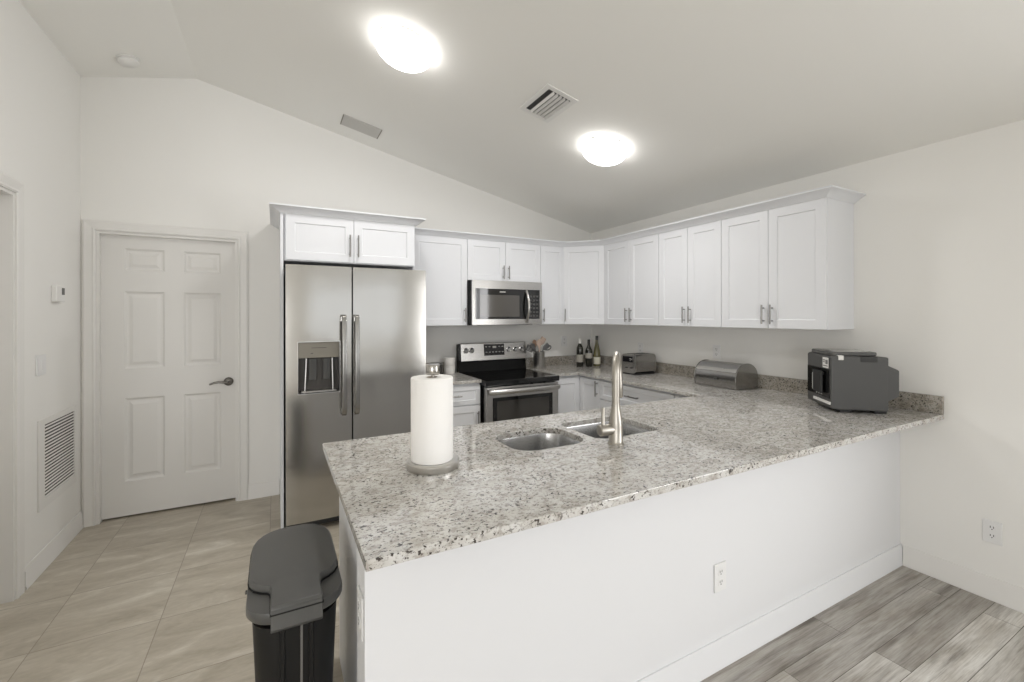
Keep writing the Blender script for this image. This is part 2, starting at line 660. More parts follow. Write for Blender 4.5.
# pantry door: casing, jamb, slab
CW = .07
b = bm_new()
CP = [(0, 0), (CW, 0), (CW, .012), (CW - .012, .017), (.02, .012), (.008, .016), (0, .011)]


def casing(bm, pts3, mapf):
    """picture-frame casing made of three mitred pieces: pts (a0,a1,ztop), mapf(a, depth, z)"""
    a0, a1, zt = pts3
    rings = []
    for (ax, az, sx, sz) in ((a0, 0, -1, 0), (a0, zt, -1, 1), (a1, zt, 1, 1), (a1, 0, 1, 0)):
        rings.append([bm.verts.new(mapf(ax + sx * o, d, az + sz * o)) for o, d in CP])
    fs = []
    k = len(CP)
    for p, q in zip(rings, rings[1:]):
        for j in range(k):
            fs.append(bm.faces.new((p[j], p[(j + 1) % k], q[(j + 1) % k], q[j])))
    fs.append(bm.faces.new(rings[0]))
    fs.append(bm.faces.new(list(reversed(rings[-1]))))
    bmesh.ops.recalc_face_normals(bm, faces=fs)


casing(b, (DX0 - .004, DX1 + .004, DZ + .004), lambda a, d, z: (a, -d - .0005, z))
# jamb lining
box(b, DX0 - .0036, DX0 + .014, -.003, .118, 0, DZ + .0036)
box(b, DX1 - .014, DX1 + .0036, -.003, .118, 0, DZ + .0036)
box(b, DX0 + .014, DX1 - .014, -.003, .118, DZ - .014, DZ + .0036)
struct('trim_1', b, 'trim', 'white casing around the six-panel pantry door', smooth=False)

b = bm_new()
x0, x1, zb, zt = DX0 + .013, DX1 - .013, .014, DZ - .013
xs = [x0, -4.212, -3.978, -3.862, -3.624, x1]
zs = [zb, .262, .866, 1.08, 1.642, 1.793, 1.955, zt]
yf, yb = .04, .075
vg = [[b.verts.new((x, yf, z)) for x in xs] for z in zs]
pan = []
for i in range(len(zs) - 1):
    for j in range(len(xs) - 1):
        f = b.faces.new((vg[i][j], vg[i][j + 1], vg[i + 1][j + 1], vg[i + 1][j]))
        if i in (1, 3, 5) and j in (1, 3):
            pan.append(f)
inset(b, pan, .014, -.011)
inset(b, pan, .012, 0)
inset(b, pan, .022, .008)
box(b, x0, x1, yf + .012, yb, zb, zt)
for (xa, xb, za, zc) in ((x0, x0, zb, zt), (x1, x1, zb, zt)):
    v = [b.verts.new(p) for p in ((xa, yf, za), (xa, yf + .012, za), (xa, yf + .012, zc), (xa, yf, zc))]
    b.faces.new(v)
for za in (zb, zt):
    v = [b.verts.new(p) for p in ((x0, yf, za), (x1, yf, za), (x1, yf + .012, za), (x0, yf + .012, za))]
    b.faces.new(v)
door = obj('door_1', b, 'door', smooth=False)
door['kind'] = 'structure'
door['label'] = 'white six-panel pantry door with a dark lever handle'
b = bm_new()   # lever with rose
hx, hz = -3.574, .945


def disc_y(bm, cx, cz_, prof, seg=28):
    """lathe about an axis along -y; prof is (r, distance out from the door face)"""
    tmp = len(bm.verts)
    fs = lathe(bm, prof, 0, 0, seg)
    vs = {v for f in fs for v in f.verts}
    mtx = Matrix.Translation((cx, 0, cz_)) @ Matrix.Rotation(R(90), 4, 'X')
    bmesh.ops.transform(bm, matrix=mtx, verts=list(vs))


disc_y(b, hx, hz, [(0, .0), (.033, -.022 + .022), (.033, -.022 + .03), (.027, .014), (.02, .018), (0, .02)])
bmesh.ops.translate(b, verts=b.verts[:], vec=(0, .039, 0))
tube(b, [(hx, .03, hz), (hx, -.03, hz), (hx - .012, -.04, hz)], .0095, 12)
tube(b, [(hx - .0, -.038, hz), (hx - .03, -.041, hz + .004), (hx - .06, -.042, hz + .007), (hx - .09, -.042, hz + .003), (hx - .118, -.04, hz - .007)], [.010, .009, .0085, .008, .007], 12)
obj('door_handle', b, 'bronze', door)

# hall opening on the left wall: casing, jamb and a closed flush door
b = bm_new()
casing(b, (OY1, OY0 + .0, OZ + .0), lambda a, d, z: (XL + d + .0005, a, z))
box(b, XL - .118, XL + .003, OY0 - .016, OY0 - .0002, 0, OZ - .0002)
box(b, XL - .118, XL + .003, OY1 + .0002, OY1 + .016, 0, OZ - .0002)
box(b, XL - .118, XL + .003, OY1 + .016, OY0 - .016, OZ - .016, OZ - .0002)
struct('trim_2', b, 'trim', 'white casing at the left edge of the left wall', smooth=False)
b = bm_new()
fs = box(b, XL - .1, XL - .06, OY1 + .018, OY0 - .018, .012, OZ - .018)
o = obj('door_2', b, 'door', smooth=False)
o['kind'] = 'structure'


# ---------------------------------------------------------------- cabinet parts
def shaker(bm, x0, x1, z0, z1, yfront, t=.019, rail=.058, rec=.007):
    fs = box(bm, x0, x1, yfront, yfront + t, z0, z1)
    f = [fs[2]]
    inset(bm, f, rail, 0)
    inset(bm, f, .0025, -rec)
    return fs


def bar_pull(parent, x, z, yfront, length=.13, vertical=True, rad=.0055):
    bm = bm_new()
    h = length / 2
    y = yfront - .028
    if vertical:
        tube(bm, [(x, y, z - h), (x, y, z + h)], rad, 10)
        for s in (-1, 1):
            tube(bm, [(x, yfront + .0005, z + s * (h - .022)), (x, y, z + s * (h - .022))], rad * .8, 8)
    else:
        tube(bm, [(x - h, y, z), (x + h, y, z)], rad, 10)
        for s in (-1, 1):
            tube(bm, [(x + s * (h - .022), yfront + .0005, z), (x + s * (h - .022), y, z)], rad * .8, 8)
    return obj('handle', bm, 'handle', parent)


GAP = .0015


def upper_cabinet(label, loc, rotz, w, h, depth, doors, group='white wall cabinets'):
    """local frame: x to the right seen from the front, wall at y=0, front towards -y, z=0 underside"""
    t_ = thing('wall_cabinet', label, 'cabinet', loc, rotz, group)
    bm = bm_new()
    box(bm, .0005, w - .0005, -depth + .02, -.0012, .0005, h - .0005)
    obj('carcass', bm, 'cab', t_, .001, smooth=False)
    for (xa, xb, side) in doors:
        bm = bm_new()
        shaker(bm, xa + GAP, xb - GAP, .002, h - .002, -depth)
        d = obj('cabinet_door', bm, 'cab', t_, .0015, smooth=False)
        if side:
            hx_ = xb - .029 if side == 'r' else xa + .029
            bar_pull(d, hx_, .095 if h > .5 else .085, -depth)
    return t_


B, H = 1.372, .798
UD = .328
upper_cabinet('white single-door wall cabinet between refrigerator and microwave', (-2.2, 0, B), 0, .512, H, UD, [(0, .512, 'r')])
upper_cabinet('short white two-door wall cabinet above the microwave', (-1.687, 0, 1.79), 0, .788, B + H - 1.79, UD, [(0, .394, 'r'), (.394, .788, 'l')])
upper_cabinet('narrow white wall cabinet just right of the microwave', (-.898, 0, B), 0, .288, H, UD, [(0, .288, 'l')])
# diagonal corner cabinet
cc = thing('wall_cabinet', 'white diagonal corner wall cabinet above the wine bottles', 'cabinet', (0, 0, B), 0, 'white wall cabinets')
b = bm_new()
cs = .609
dd = UD - .02
prism(b, [(-cs, -.0012), (-cs, -dd), (-dd, -cs), (-.0012, -cs), (-.0012, -.0012)], .0005, H - .0005)
bmesh.ops.recalc_face_normals(b, faces=b.faces[:])
obj('carcass', b, 'cab', cc, .001, smooth=False)
L = (cs - dd) * math.sqrt(2)
b = bm_new()
shaker(b, .004, L - .004, .002, H - .002, -.0195)
mt = Matrix.Translation((-cs, -dd, 0)) @ Matrix.Rotation(R(-45), 4, 'Z')
b.transform(mt)
d = obj('cabinet_door', b, 'cab', cc, .0015, smooth=False)
hnd = bar_pull(d, .03, .095, -.0195)
hnd.data.transform(mt)
# right wall
RW = [(.618, 1.338, 'white two-door wall cabinet on the right wall, next to the diagonal corner cabinet'),
      (1.338, 1.948, 'middle white two-door wall cabinet on the right wall'),
      (1.948, 2.656, 'white two-door wall cabinet at the open end of the right wall run')]
for ya, yb_, lab in RW:
    w = yb_ - ya - .001
    upper_cabinet(lab, (0, -ya, B), R(-90), w, H, UD, [(0, w / 2, 'r'), (w / 2, w, 'l')])

# over-fridge cabinet and its tall end panel
FCX, FCD = -3.195, .695
fc = thing('refrigerator_cabinet', 'short deep white two-door cabinet above the refrigerator', 'cabinet', (FCX, 0, 1.846))
b = bm_new()
FH = B + H - 1.846
box(b, .0005, .918, -FCD + .02, -.0012, 0, FH)
obj('carcass', b, 'cab', fc, .001, smooth=False)
for xa, xb, s in ((.01, .459, 'r'), (.459, .912, 'l')):
    b = bm_new()
    shaker(b, xa + GAP, xb - GAP, .006, FH - .002, -FCD)
    d = obj('cabinet_door', b, 'cab', fc, .0015, smooth=False)
    bar_pull(d, xb - .029 if s == 'r' else xa + .029, .125, -FCD, .16)
b = bm_new()
box(b, -3.216, -3.1965, -.6955, -.0012, 0, B + H)
tag(obj('refrigerator_side_panel', b, 'cab', None, .001, smooth=False), 'tall thin white panel against the left side of the refrigerator', 'panel')

# crown mouldings
CRP = [(0, .004), (.006, .004), (.01, .011), (.056, .042), (.064, .044), (.064, .054), (0, .054)]
crp = [(o, B + H - .006 + z) for o, z in CRP]
b = bm_new()
sweep(b, [(-3.217, -.002), (-3.217, -.6965), (-2.276, -.6965), (-2.276, -.002)], [(o, z) for o, z in crp])
tag(obj('crown_molding', b, 'cab'), 'white crown molding around the refrigerator cabinet top', 'molding')
b = bm_new()
k = .0143
sweep(b, [(-2.2, -UD - .001), (-cs, -UD - .001), (-UD - .001, -cs), (-UD - .001, -2.6565), (-.002, -2.6565)], crp)
tag(obj('crown_molding', b, 'cab'), 'long white crown molding along the wall cabinets and around the corner', 'molding')

# ---------------------------------------------------------------- base cabinets
CT, TH = .914, .026          # counter top height, thickness
BZ = CT - TH - .001


def base_cabinet(label, loc, rotz, w, depth, fronts, group='white base cabinets', name='base_cabinet'):
    t_ = thing(name, label, 'cabinet', loc, rotz, group)
    bm = bm_new()
    box(bm, .0005, w - .0005, -depth + .02, -.0012, .1, BZ)
    box(bm, .0005, w - .0005, -depth + .075, -.02, 0, .1)
    obj('carcass', bm, 'cab', t_, .001, smooth=False)
    for (kind, xa, xb, za, zb_, hs) in fronts:
        bm = bm_new()
        shaker(bm, xa + GAP, xb - GAP, za, zb_, -depth, rail=.058 if zb_ - za > .2 else .04)
        d_ = obj('drawer' if kind == 'w' else 'cabinet_door', bm, 'cab', t_, .0015, smooth=False)
        if kind == 'w':
            bar_pull(d_, (xa + xb) / 2, (za + zb_) / 2, -depth, .15, False)
        elif hs:
            bar_pull(d_, xb - .029 if hs == 'r' else xa + .029, zb_ - .12, -depth, .14)
    return t_


BD = .628
base_cabinet('white base cabinet between refrigerator and range, drawer over door', (-2.2, 0, 0), 0, .508, BD,
             [('w', 0, .508, .705, .868, None), ('d', 0, .508, .11, .698, 'r')])
# corner base cabinet with a folding pair of doors
cb = thing('corner_base_cabinet', 'white corner base cabinet with a folding door, right of the range', 'cabinet', (0, 0, 0), 0, 'white base cabinets')
XB0, YB1, XF = -.932, -.93, -.638
b = bm_new()
pl = [(XB0, -.0012), (XB0, -BD + .02), (XF + .02, -BD + .02), (XF + .02, YB1), (-.0012, YB1), (-.0012, -.0012)]
prism(b, pl, .1, BZ)
prism(b, [(XB0, -.02), (XB0, -BD + .075), (XF + .075, -BD + .075), (XF + .075, YB1), (-.02, YB1), (-.02, -.02)], 0, .1)
bmesh.ops.recalc_face_normals(b, faces=b.faces[:])
obj('carcass', b, 'cab', cb, .001, smooth=False)
b = bm_new()
shaker(b, XB0 + .003, XF - .001, .11, .868, -BD)
obj('cabinet_door', b, 'cab', cb, .0015, smooth=False)
b = bm_new()
mt = Matrix.Translation((0, -BD, 0)) @ Matrix.Rotation(R(-90), 4, 'Z')
shaker(b, .001, -YB1 - BD - .002, .11, .868, XF)
b.transform(mt)
d = obj('cabinet_door', b, 'cab', cb, .0015, smooth=False)
hnd = bar_pull(d, -YB1 - BD - .035, .79, XF, .14)
hnd.data.transform(mt)
RBD = -XF
base_cabinet('white drawer base cabinet on the right wall below the toaster', (0, -.932, 0), R(-90), .85, RBD,
             [('w', 0, .85, .705, .868, None), ('w', 0, .85, .41, .698, None), ('w', 0, .85, .11, .403, None)])
base_cabinet('white one-door base cabinet where the right wall run meets the peninsula', (0, -1.784, 0), R(-90), .27, RBD,
             [('d', 0, .25, .11, .868, 'l')])
# peninsula cabinets, fronts towards the kitchen
pc = thing('peninsula_cabinet', 'white cabinet run under the sink, its plain end beside the trash can', 'cabinet', (0, 0, 0), 0, 'white base cabinets')
b = bm_new()
EX = -3.005
box(b, EX, EX + .018, -2.759, -2.092, 0, BZ)
obj('end_panel', b, 'cab', pc, .001, smooth=False)
b = bm_new()
box(b, EX + .019, -.66, -2.759, -2.745, .1, BZ)          # back
box(b, EX + .019, -.66, -2.744, -2.094, .1, .118)        # bottom
box(b, EX + .019, -.66, -2.15, -2.13, 0, .1)             # toe kick
for x in (-2.46, -1.55, -.68):
    box(b, x, x + .018, -2.744, -2.094, .119, BZ)
obj('carcass', b, 'cab', pc, .001, smooth=False)
for xa, xb, s in ((EX + .004, -2.451, 'l'), (-2.451, -1.976, 'l'), (-1.976, -1.541, 'r'), (-1.541, -.67, 'l')):
    b = bm_new()
    mt = Matrix.Translation((xb, 0, 0)) @ Matrix.Rotation(R(180), 4, 'Z')
    shaker(b, GAP, xb - xa - GAP, .11, .868, 2.074)
    b.transform(mt)
    d = obj('cabinet_door', b, 'cab', pc, .0015, smooth=False)
    hnd = bar_pull(d, .03 if s == 'l' else xb - xa - .03, .75, 2.074, .14)
    hnd.data.transform(mt)


# ---------------------------------------------------------------- worktops
def slab(bm, outer, holes, z0, z1):
    edges = []
    loops = [outer] + holes
    for lp in loops:
        vs = [bm.verts.new((x, y, z1)) for x, y in lp]
        for i in range(len(vs)):
            edges.append(bm.edges.new((vs[i], vs[(i + 1) % len(vs)])))
    r = bmesh.ops.triangle_fill(bm, use_beauty=True, use_dissolve=False, edges=edges)
    top = [g for g in r['geom'] if isinstance(g, bmesh.types.BMFace)]
    ex = bmesh.ops.extrude_face_region(bm, geom=top)
    vs = [g for g in ex['geom'] if isinstance(g, bmesh.types.BMVert)]
    bmesh.ops.translate(bm, verts=vs, vec=(0, 0, z0 - z1))
    bmesh.ops.recalc_face_normals(bm, faces=bm.faces[:])


SINK_A = rrect(-2.207, -2.425, .178, .148, .095, 8)
SINK_B = rrect(-1.794, -2.407, .192, .166, .06, 8)
PX0, PY1, PY0 = -3.066, -3.0835, -2.048
b = bm_new()
slab(b, [(-.932, -.0012), (-.932, -.647), (-.665, -.647), (-.665, PY0), (PX0, PY0), (PX0, PY1), (-.0012, PY1), (-.0012, -.0012)],
     [SINK_A, SINK_B], CT - TH, CT)
ct = tag(obj('countertop', b, 'granite', None, .002, smooth=False), 'speckled pale granite worktop of the peninsula, corner and right wall', 'countertop')
b = bm_new()
box(b, -.932, -.0222, -.0212, -.0015, CT + .0003, CT + .098)
box(b, -.0212, -.0015, PY1, -.0015, CT + .0003, CT + .1)
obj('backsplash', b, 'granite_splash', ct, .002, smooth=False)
b = bm_new()
box(b, -2.2, -1.69, -.647, -.0012, CT - TH, CT)
ct2 = tag(obj('countertop', b, 'granite', None, .003, smooth=False), 'short speckled granite worktop between refrigerator and range', 'countertop')
b = bm_new()
box(b, -2.2, -1.69, -.0212, -.0015, CT + .0003, CT + .098)
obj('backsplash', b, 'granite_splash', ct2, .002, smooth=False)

# sink: two undermount bowls hung below the stone
sk = thing('sink', 'stainless double-bowl sink set under the granite peninsula', 'sink', (0, 0, 0))


def bowl(cx, cy, hx_, hy_, r, depth, name):
    bm = bm_new()
    zt_ = CT - TH - .0008
    secs = []
    for (o, z, rr) in ((.022, zt_ - .002, r + .02), (.022, zt_, r + .02), (.003, zt_, r), (.002, zt_ - .004, r), (-.004, zt_ - depth * .5, r), (-.012, zt_ - depth + .03, r), (-.03, zt_ - depth + .006, max(r - .02, .03)), (-.06, zt_ - depth, max(r - .04, .02))):
        secs.append([(x, y, z) for x, y in rrect(cx, cy, hx_ + o, hy_ + o, rr, 8)])
    loft(bm, secs, cap=False)
    bm.faces.new([v for v in bm.verts[-len(secs[0]):]])
    o_ = obj('bowl', bm, 'sink_steel', sk, angle=60)
    bm = bm_new()
    z = zt_ - depth + .0008
    lathe(bm, [(0, z - .0), (.02, z), (.024, z + .003), (.04, z + .002), (.042, z)], cx, cy, 28)
    obj('drain', bm, 'chrome', o_)


bowl(-2.207, -2.425, .178, .148, .095, .19, 'a')
bowl(-1.794, -2.407, .192, .166, .06, .2, 'b')

# faucet
fx, fy = -1.966, -2.655
ft = thing('faucet', 'brushed nickel pull-down faucet standing behind the sink', 'faucet', (fx, fy, CT))
b = bm_new()
lathe(b, [(0, .0004), (.034, .0004), (.034, .006), (.031, .009), (.0295, .012), (.0295, .075), (.028, .1), (.023, .13), (.0185, .15), (.0175, .17), (0, .17)], 0, 0, 32)
obj('body', b, 'nickel', ft)
b = bm_new()
dv = Vector((.71, .70, 0)).normalized()
pts = [Vector((0, 0, .165)), Vector((0, 0, .285))]
rad_c, top = .082, .29
for i in range(0, 13):
    a = R(180 - 180 * i / 12)
    pts.append(dv * (rad_c + rad_c * math.cos(a)) + Vector((0, 0, top + rad_c * math.sin(a))))
e = dv * 2 * rad_c
pts.append(e + Vector((0, 0, top - .012)))
tube(b, pts, .0165, 18)
obj('spout', b, 'nickel', ft)
b = bm_new()
tube(b, [e + Vector((0, 0, z)) for z in (top - .0125, top - .03, top - .06, top - .115, top - .12)], [.0168, .0185, .0195, .021, .017], 18)
obj('spray_head', b, 'nickel', ft)
b = bm_new()
hd = Vector((-.93, .12, 0)).normalized()
hz_ = .064
tube(b, [hd * .02 + Vector((0, 0, hz_)), hd * .05 + Vector((0, 0, hz_)), hd * .078 + Vector((0, 0, hz_)), hd * .082 + Vector((0, 0, hz_))], [.022, .024, .024, .02], 20)
lv = hd * .062 + Vector((0, 0, hz_))
tube(b, [lv, lv + Vector((0, .0, .03)), lv + Vector((.004, .006, .065)), lv + Vector((.01, .01, .092))], [.009, .0085, .0075, .0068], 12)
obj('handle', b, 'nickel', ft)

# ---------------------------------------------------------------- refrigerator
fr = thing('refrigerator', 'stainless side-by-side refrigerator with ice and water dispenser', 'refrigerator', (-2.708, -.41, 0))
ox, oy = 2.708, .41
X0, X1, XM, FY = -3.186, -2.233, -2.7665, -.8224


def fobj(name, bm, material, parent, bevel=0, **kw):
    bm.transform(Matrix.Translation((ox, oy, 0)))
    return obj(name, bm, material, parent, bevel, **kw)


b = bm_new()
box(b, X0 + .004, X1 - .004, -.74, -.03, .03, 1.79)
box(b, X0 + .05, X0 + .12, -.7, -.1, 0, .031)
box(b, X1 - .12, X1 - .05, -.7, -.1, 0, .031)
fobj('body', b, 'steel_side', fr, .003, smooth=False)


def fdoor(name, x0_, x1_, hole=None):
    bm = bm_new()
    zb_, zt_ = .07, 1.806
    yb_ = -.742
    prof = []
    n = 14
    # gently bowed front
    for i in range(n + 1):
        t_ = i / n
        prof.append((x0_ + (x1_ - x0_) * t_, FY - .006 * (1 - (2 * t_ - 1) ** 2)))
    if hole is None:
        pts_ = prof + [(x1_, yb_), (x0_, yb_)]
        prism(bm, pts_, zb_, zt_)
        bmesh.ops.recalc_face_normals(bm, faces=bm.faces[:])
    else:
        hx0, hx1, hz0, hz1 = hole
        f_ = lambda x: FY - .006 * (1 - (2 * (x - x0_) / (x1_ - x0_) - 1) ** 2)
        def slab_piece(xa, xb, za, zb2):
            k_ = max(2, int((xb - xa) / .035))
            pp = [(xa + (xb - xa) * i / k_, f_(xa + (xb - xa) * i / k_)) for i in range(k_ + 1)]
            prism(bm, pp + [(xb, yb_), (xa, yb_)], za, zb2)
        slab_piece(x0_, x1_, zb_, hz0)
        slab_piece(x0_, x1_, hz1, zt_)
        slab_piece(x0_, hx0, hz0, hz1)
        slab_piece(hx1, x1_, hz0, hz1)
        bmesh.ops.remove_doubles(bm, verts=bm.verts[:], dist=1e-5)
        bmesh.ops.recalc_face_normals(bm, faces=bm.faces[:])
    return fobj(name, bm, 'steel_door', fr, 0, angle=30)


HX0, HX1, HZ0, HZ1 = -3.112, -2.851, .938, 1.284
dl = fdoor('freezer_door', X0, XM - .005, (HX0, HX1, HZ0, HZ1))
dr = fdoor('refrigerator_door', XM + .005, X1)
for xc, par in ((-2.826, dl), (-2.75 + .008, dr)):
    b = bm_new()
    secs = []
    for z, y in ((.77, -.845), (.785, -.872), (.83, -.886), (1.12, -.892), (1.41, -.886), (1.455, -.872), (1.47, -.845)):
        secs.append([(x, yy, z) for x, yy in rrect(xc, y, .0155, .008, .006, 3)])
    loft(b, secs)
    for z in (.8, 1.44):
        box(b, xc - .011, xc + .011, -.872, FY + .002, z - .016, z + .016)
    fobj('handle', b, 'steel_bar', par, 0)
# dispenser in the freezer door
b = bm_new()
box(b, HX0 + .0006, HX1 - .0006, FY - .001, -.745, HZ1 - .108, HZ1 - .0006)
dp = fobj('dispenser_panel', b, 'disp', dl, .002, smooth=False)
b = bm_new()
box(b, -3.03, -2.935, FY - .0018, FY - .0008, 1.243, 1.246)
box(b, -3.035, -3.02, FY - .0018, FY - .0008, 1.205, 1.209)
fobj('panel_marks', b, 'slot', dl, smooth=False)
b = bm_new()   # recess: a five-sided shell
rz1 = HZ1 - .1085
rec = box(b, HX0 + .0006, HX1 - .0006, FY + .004, -.752, HZ0 + .0006, rz1)
bmesh.ops.delete(b, geom=[rec[2]], context='FACES_ONLY')
for f in b.faces:
    f.normal_flip()
fobj('dispenser_recess', b, 'disp_dark', dl, smooth=False)
for (xa, xb) in ((-3.045, -2.995), (-2.955, -2.905)):
    b = bm_new()
    prism_axis(b, [(-.765, 1.17), (-.79, 1.17), (-.785, 1.12), (-.772, 1.02), (-.76, 1.02)], xa, xb, 'x')
    fobj('dispenser_lever', b, 'gray_dark', dl, .003)
b = bm_new()
box(b, HX0 + .02, HX1 - .02, FY + .003, -.756, HZ0 + .001, HZ0 + .014)
for xc in (-3.07, -2.892):
    tube(b, [(xc, -.8, HZ0 + .012), (xc + (.01 if xc < -3 else -.004), -.79, rz1 - .004)], .006, 8)
fobj('drip_tray', b, 'steel', dl, .002, smooth=False)
b = bm_new()   # thin bright frame round the recess
for (xa, xb, za, zb_) in ((HX0 - .004, HX0, HZ0 - .004, HZ1 + .004), (HX1, HX1 + .004, HZ0 - .004, HZ1 + .004), (HX0, HX1, HZ0 - .006, HZ0), (HX0, HX1, HZ1, HZ1 + .004)):
    box(b, xa, xb, FY - .008, FY + .01, za, zb_)
fobj('dispenser_frame', b, 'chrome', dl, smooth=False)
b = bm_new()
box(b, X0 + .01, X1 - .01, -.79, -.741, .025, .066)
for i in range(3):
    box(b, X0 + .03, X1 - .03, -.794, -.789, .03 + i * .012, .036 + i * .012)
fobj('base_grille', b, 'black_matte', fr, smooth=False)
for xc in (X0 + .04, X1 - .04):
    b = bm_new()
    box(b, xc - .03, xc + .03, -.735, -.66, 1.7905, 1.812)
    fobj('hinge_cover', b, 'gray_dark', fr, .004, smooth=False)

# ---------------------------------------------------------------- range
rg = thing('range', 'stainless electric range with black glass cooktop below the microwave', 'stove', (-1.297, -.35, 0))
ox, oy = 1.297, .35
GX0, GX1 = -1.684, -.938
b = bm_new()
box(b, GX0 + .004, GX1 - .004, -.645, -.03, .02, .861)
for xx in (GX0 + .05, GX1 - .09):
    for yy in (-.6, -.1):
        box(b, xx, xx + .04, yy, yy + .04, 0, .021)
fobj('body', b, 'black', rg, .002, smooth=False)
b = bm_new()
box(b, GX0, GX1, -.722, -.07, .862, .909)
ck = fobj('cooktop', b, 'black_glass', rg, .006, smooth=False)
for (xx, yy, rr) in ((-1.5, -.52, .095), (-1.1, -.52, .075), (-1.5, -.24, .075), (-1.1, -.24, .1)):
    b = bm_new()
    lathe(b, [(rr, .9094), (rr + .003, .9094)], xx, yy, 40)
    fobj('burner_ring', b, 'ring', ck, smooth=False)
# backguard: lower black riser and slanted stainless console
b = bm_new()
prism_axis(b, [(-.11, .9095), (-.03, .9095), (-.03, 1.18), (-.075, 1.186), (-.085, 1.18), (-.1, 1.025), (-.085, 1.015)], GX0, GX1, 'x')
bg = fobj('backguard', b, 'black', rg, .003, smooth=False)
b = bm_new()
prism_axis(b, [(-.1155, 1.02), (-.1, 1.016), (-.084, 1.183), (-.07, 1.19), (-.075, 1.192), (-.095, 1.185)], GX0 + .02, GX1 - .004, 'x')
cn = fobj('control_panel', b, 'steel', rg, .002, smooth=False)


def cp(x, z, out=0.0):
    """point on the slanted console face"""
    t_ = (z - 1.02) / .165
    return Vector((x, -.1155 + .0205 * t_ - out, z))


for xx in (-1.615, -1.555, -1.14, -1.065, -.99):
    b = bm_new()
    fs = lathe(b, [(0, 0), (.029, 0), (.029, .004), (.024, .007), (.022, .022), (.019, .025), (0, .025)], 0, 0, 24)
    box(b, -.003, .003, -.02, .02, .022, .03)
    b.transform(Matrix.Translation(cp(xx, 1.12)) @ Matrix.Rotation(R(97), 4, 'X'))
    fobj('control_knob', b, 'chrome', cn)
b = bm_new()
x_a, x_b = -1.42, -1.195
vs = [b.verts.new(cp(x, z, o)) for x in (x_a, x_b) for z in (1.065, 1.178) for o in (0.0005, .004)]
bmesh.ops.convex_hull(b, input=b.verts[:])
fobj('display', b, 'display', cn, smooth=False)
mk = [(-1.405 + i * .036, 1.095, .02, .007) for i in range(6)] + [(-1.405 + i * .036, 1.148, .02, .007) for i in (0, 1, 4, 5)] + [(-1.325, 1.138, .04, .02)]
for (xx, zz, w_, h_) in mk:
    b = bm_new()
    b.faces.new([b.verts.new(cp(x, z, .0046)) for x, z in ((xx, zz), (xx + w_, zz), (xx + w_, zz + h_), (xx, zz + h_))])
    fobj('display_mark', b, 'mark', cn, smooth=False)
# oven door with frame, glass and bar handle
b = bm_new()
fs = box(b, GX0 + .012, GX1 - .002, -.705, -.647, .16, .85)
od = fobj('oven_door', b, 'steel', rg, .004, smooth=False)
b = bm_new()
box(b, -1.612, -1.005, -.709, -.7045, .34, .758)
og = fobj('oven_window', b, 'black_glass', od, .003, smooth=False)
b = bm_new()
box(b, -1.572, -1.045, -.7105, -.7085, .38, .728)
fobj('window_pane', b, 'oven_glass', od, smooth=False)
b = bm_new()
tube(b, [(GX0 + .022, -.738, .812), (GX0 + .04, -.742, .812), (GX1 - .035, -.742, .812), (GX1 - .018, -.738, .812)], [.02, .024, .024, .02], 16)
for xx in (GX0 + .055, GX1 - .045):
    tube(b, [(xx, -.704, .814), (xx, -.738, .812)], .009, 10)
fobj('handle', b, 'steel', od)
b = bm_new()
box(b, GX0 + .012, GX1 - .002, -.68, -.647, .03, .152)
fobj('storage_drawer', b, 'steel', rg, .004, smooth=False)

# ---------------------------------------------------------------- microwave
mw = thing('microwave', 'stainless over-the-range microwave under the short cabinet', 'microwave', (-1.3, -.2, 1.372))
ox, oy = 1.3, .2
Z0, Z1 = 1.374, 1.788


def mobj(name, bm, material, parent, bevel=0, **kw):
    bm.transform(Matrix.Translation((ox, oy, -1.372)))
    return obj(name, bm, material, parent, bevel, **kw)


UX0, UX1 = -1.684, -.928
b = bm_new()
box(b, UX0, UX1 - .02, -.36, -.0015, Z0 + .006, Z1)
box(b, UX0, UX1 - .1, -.385, -.02, Z0, Z0 + .005)
mobj('body', b, 'black', mw, .002, smooth=False)
b = bm_new()
n = 12
pp = []
for i in range(n + 1):
    t_ = i / n
    pp.append((UX0 + .012 + (UX1 - UX0 - .012) * t_, -.402 - .012 * (1 - (2 * t_ - 1) ** 2)))
prism(b, pp + [(UX1 - .014, -.361), (UX0 + .012, -.361)], Z0 + .004, Z1 - .001)
bmesh.ops.recalc_face_normals(b, faces=b.faces[:])
md = mobj('front_panel', b, 'steel', mw, angle=30)


def myf(x):
    t_ = (x - UX0 - .012) / (UX1 - UX0 - .012)
    return -.402 - .012 * (1 - (2 * t_ - 1) ** 2)


def curved(bm, xa, xb, za, zb_, out, k_=8):
    pf = [(xa + (xb - xa) * i / k_, myf(xa + (xb - xa) * i / k_) - out) for i in range(k_ + 1)]
    pb = [(x, y + out + .002) for x, y in reversed(pf)]
    prism(bm, pf + pb, za, zb_)
    bmesh.ops.recalc_face_normals(bm, faces=bm.faces[:])


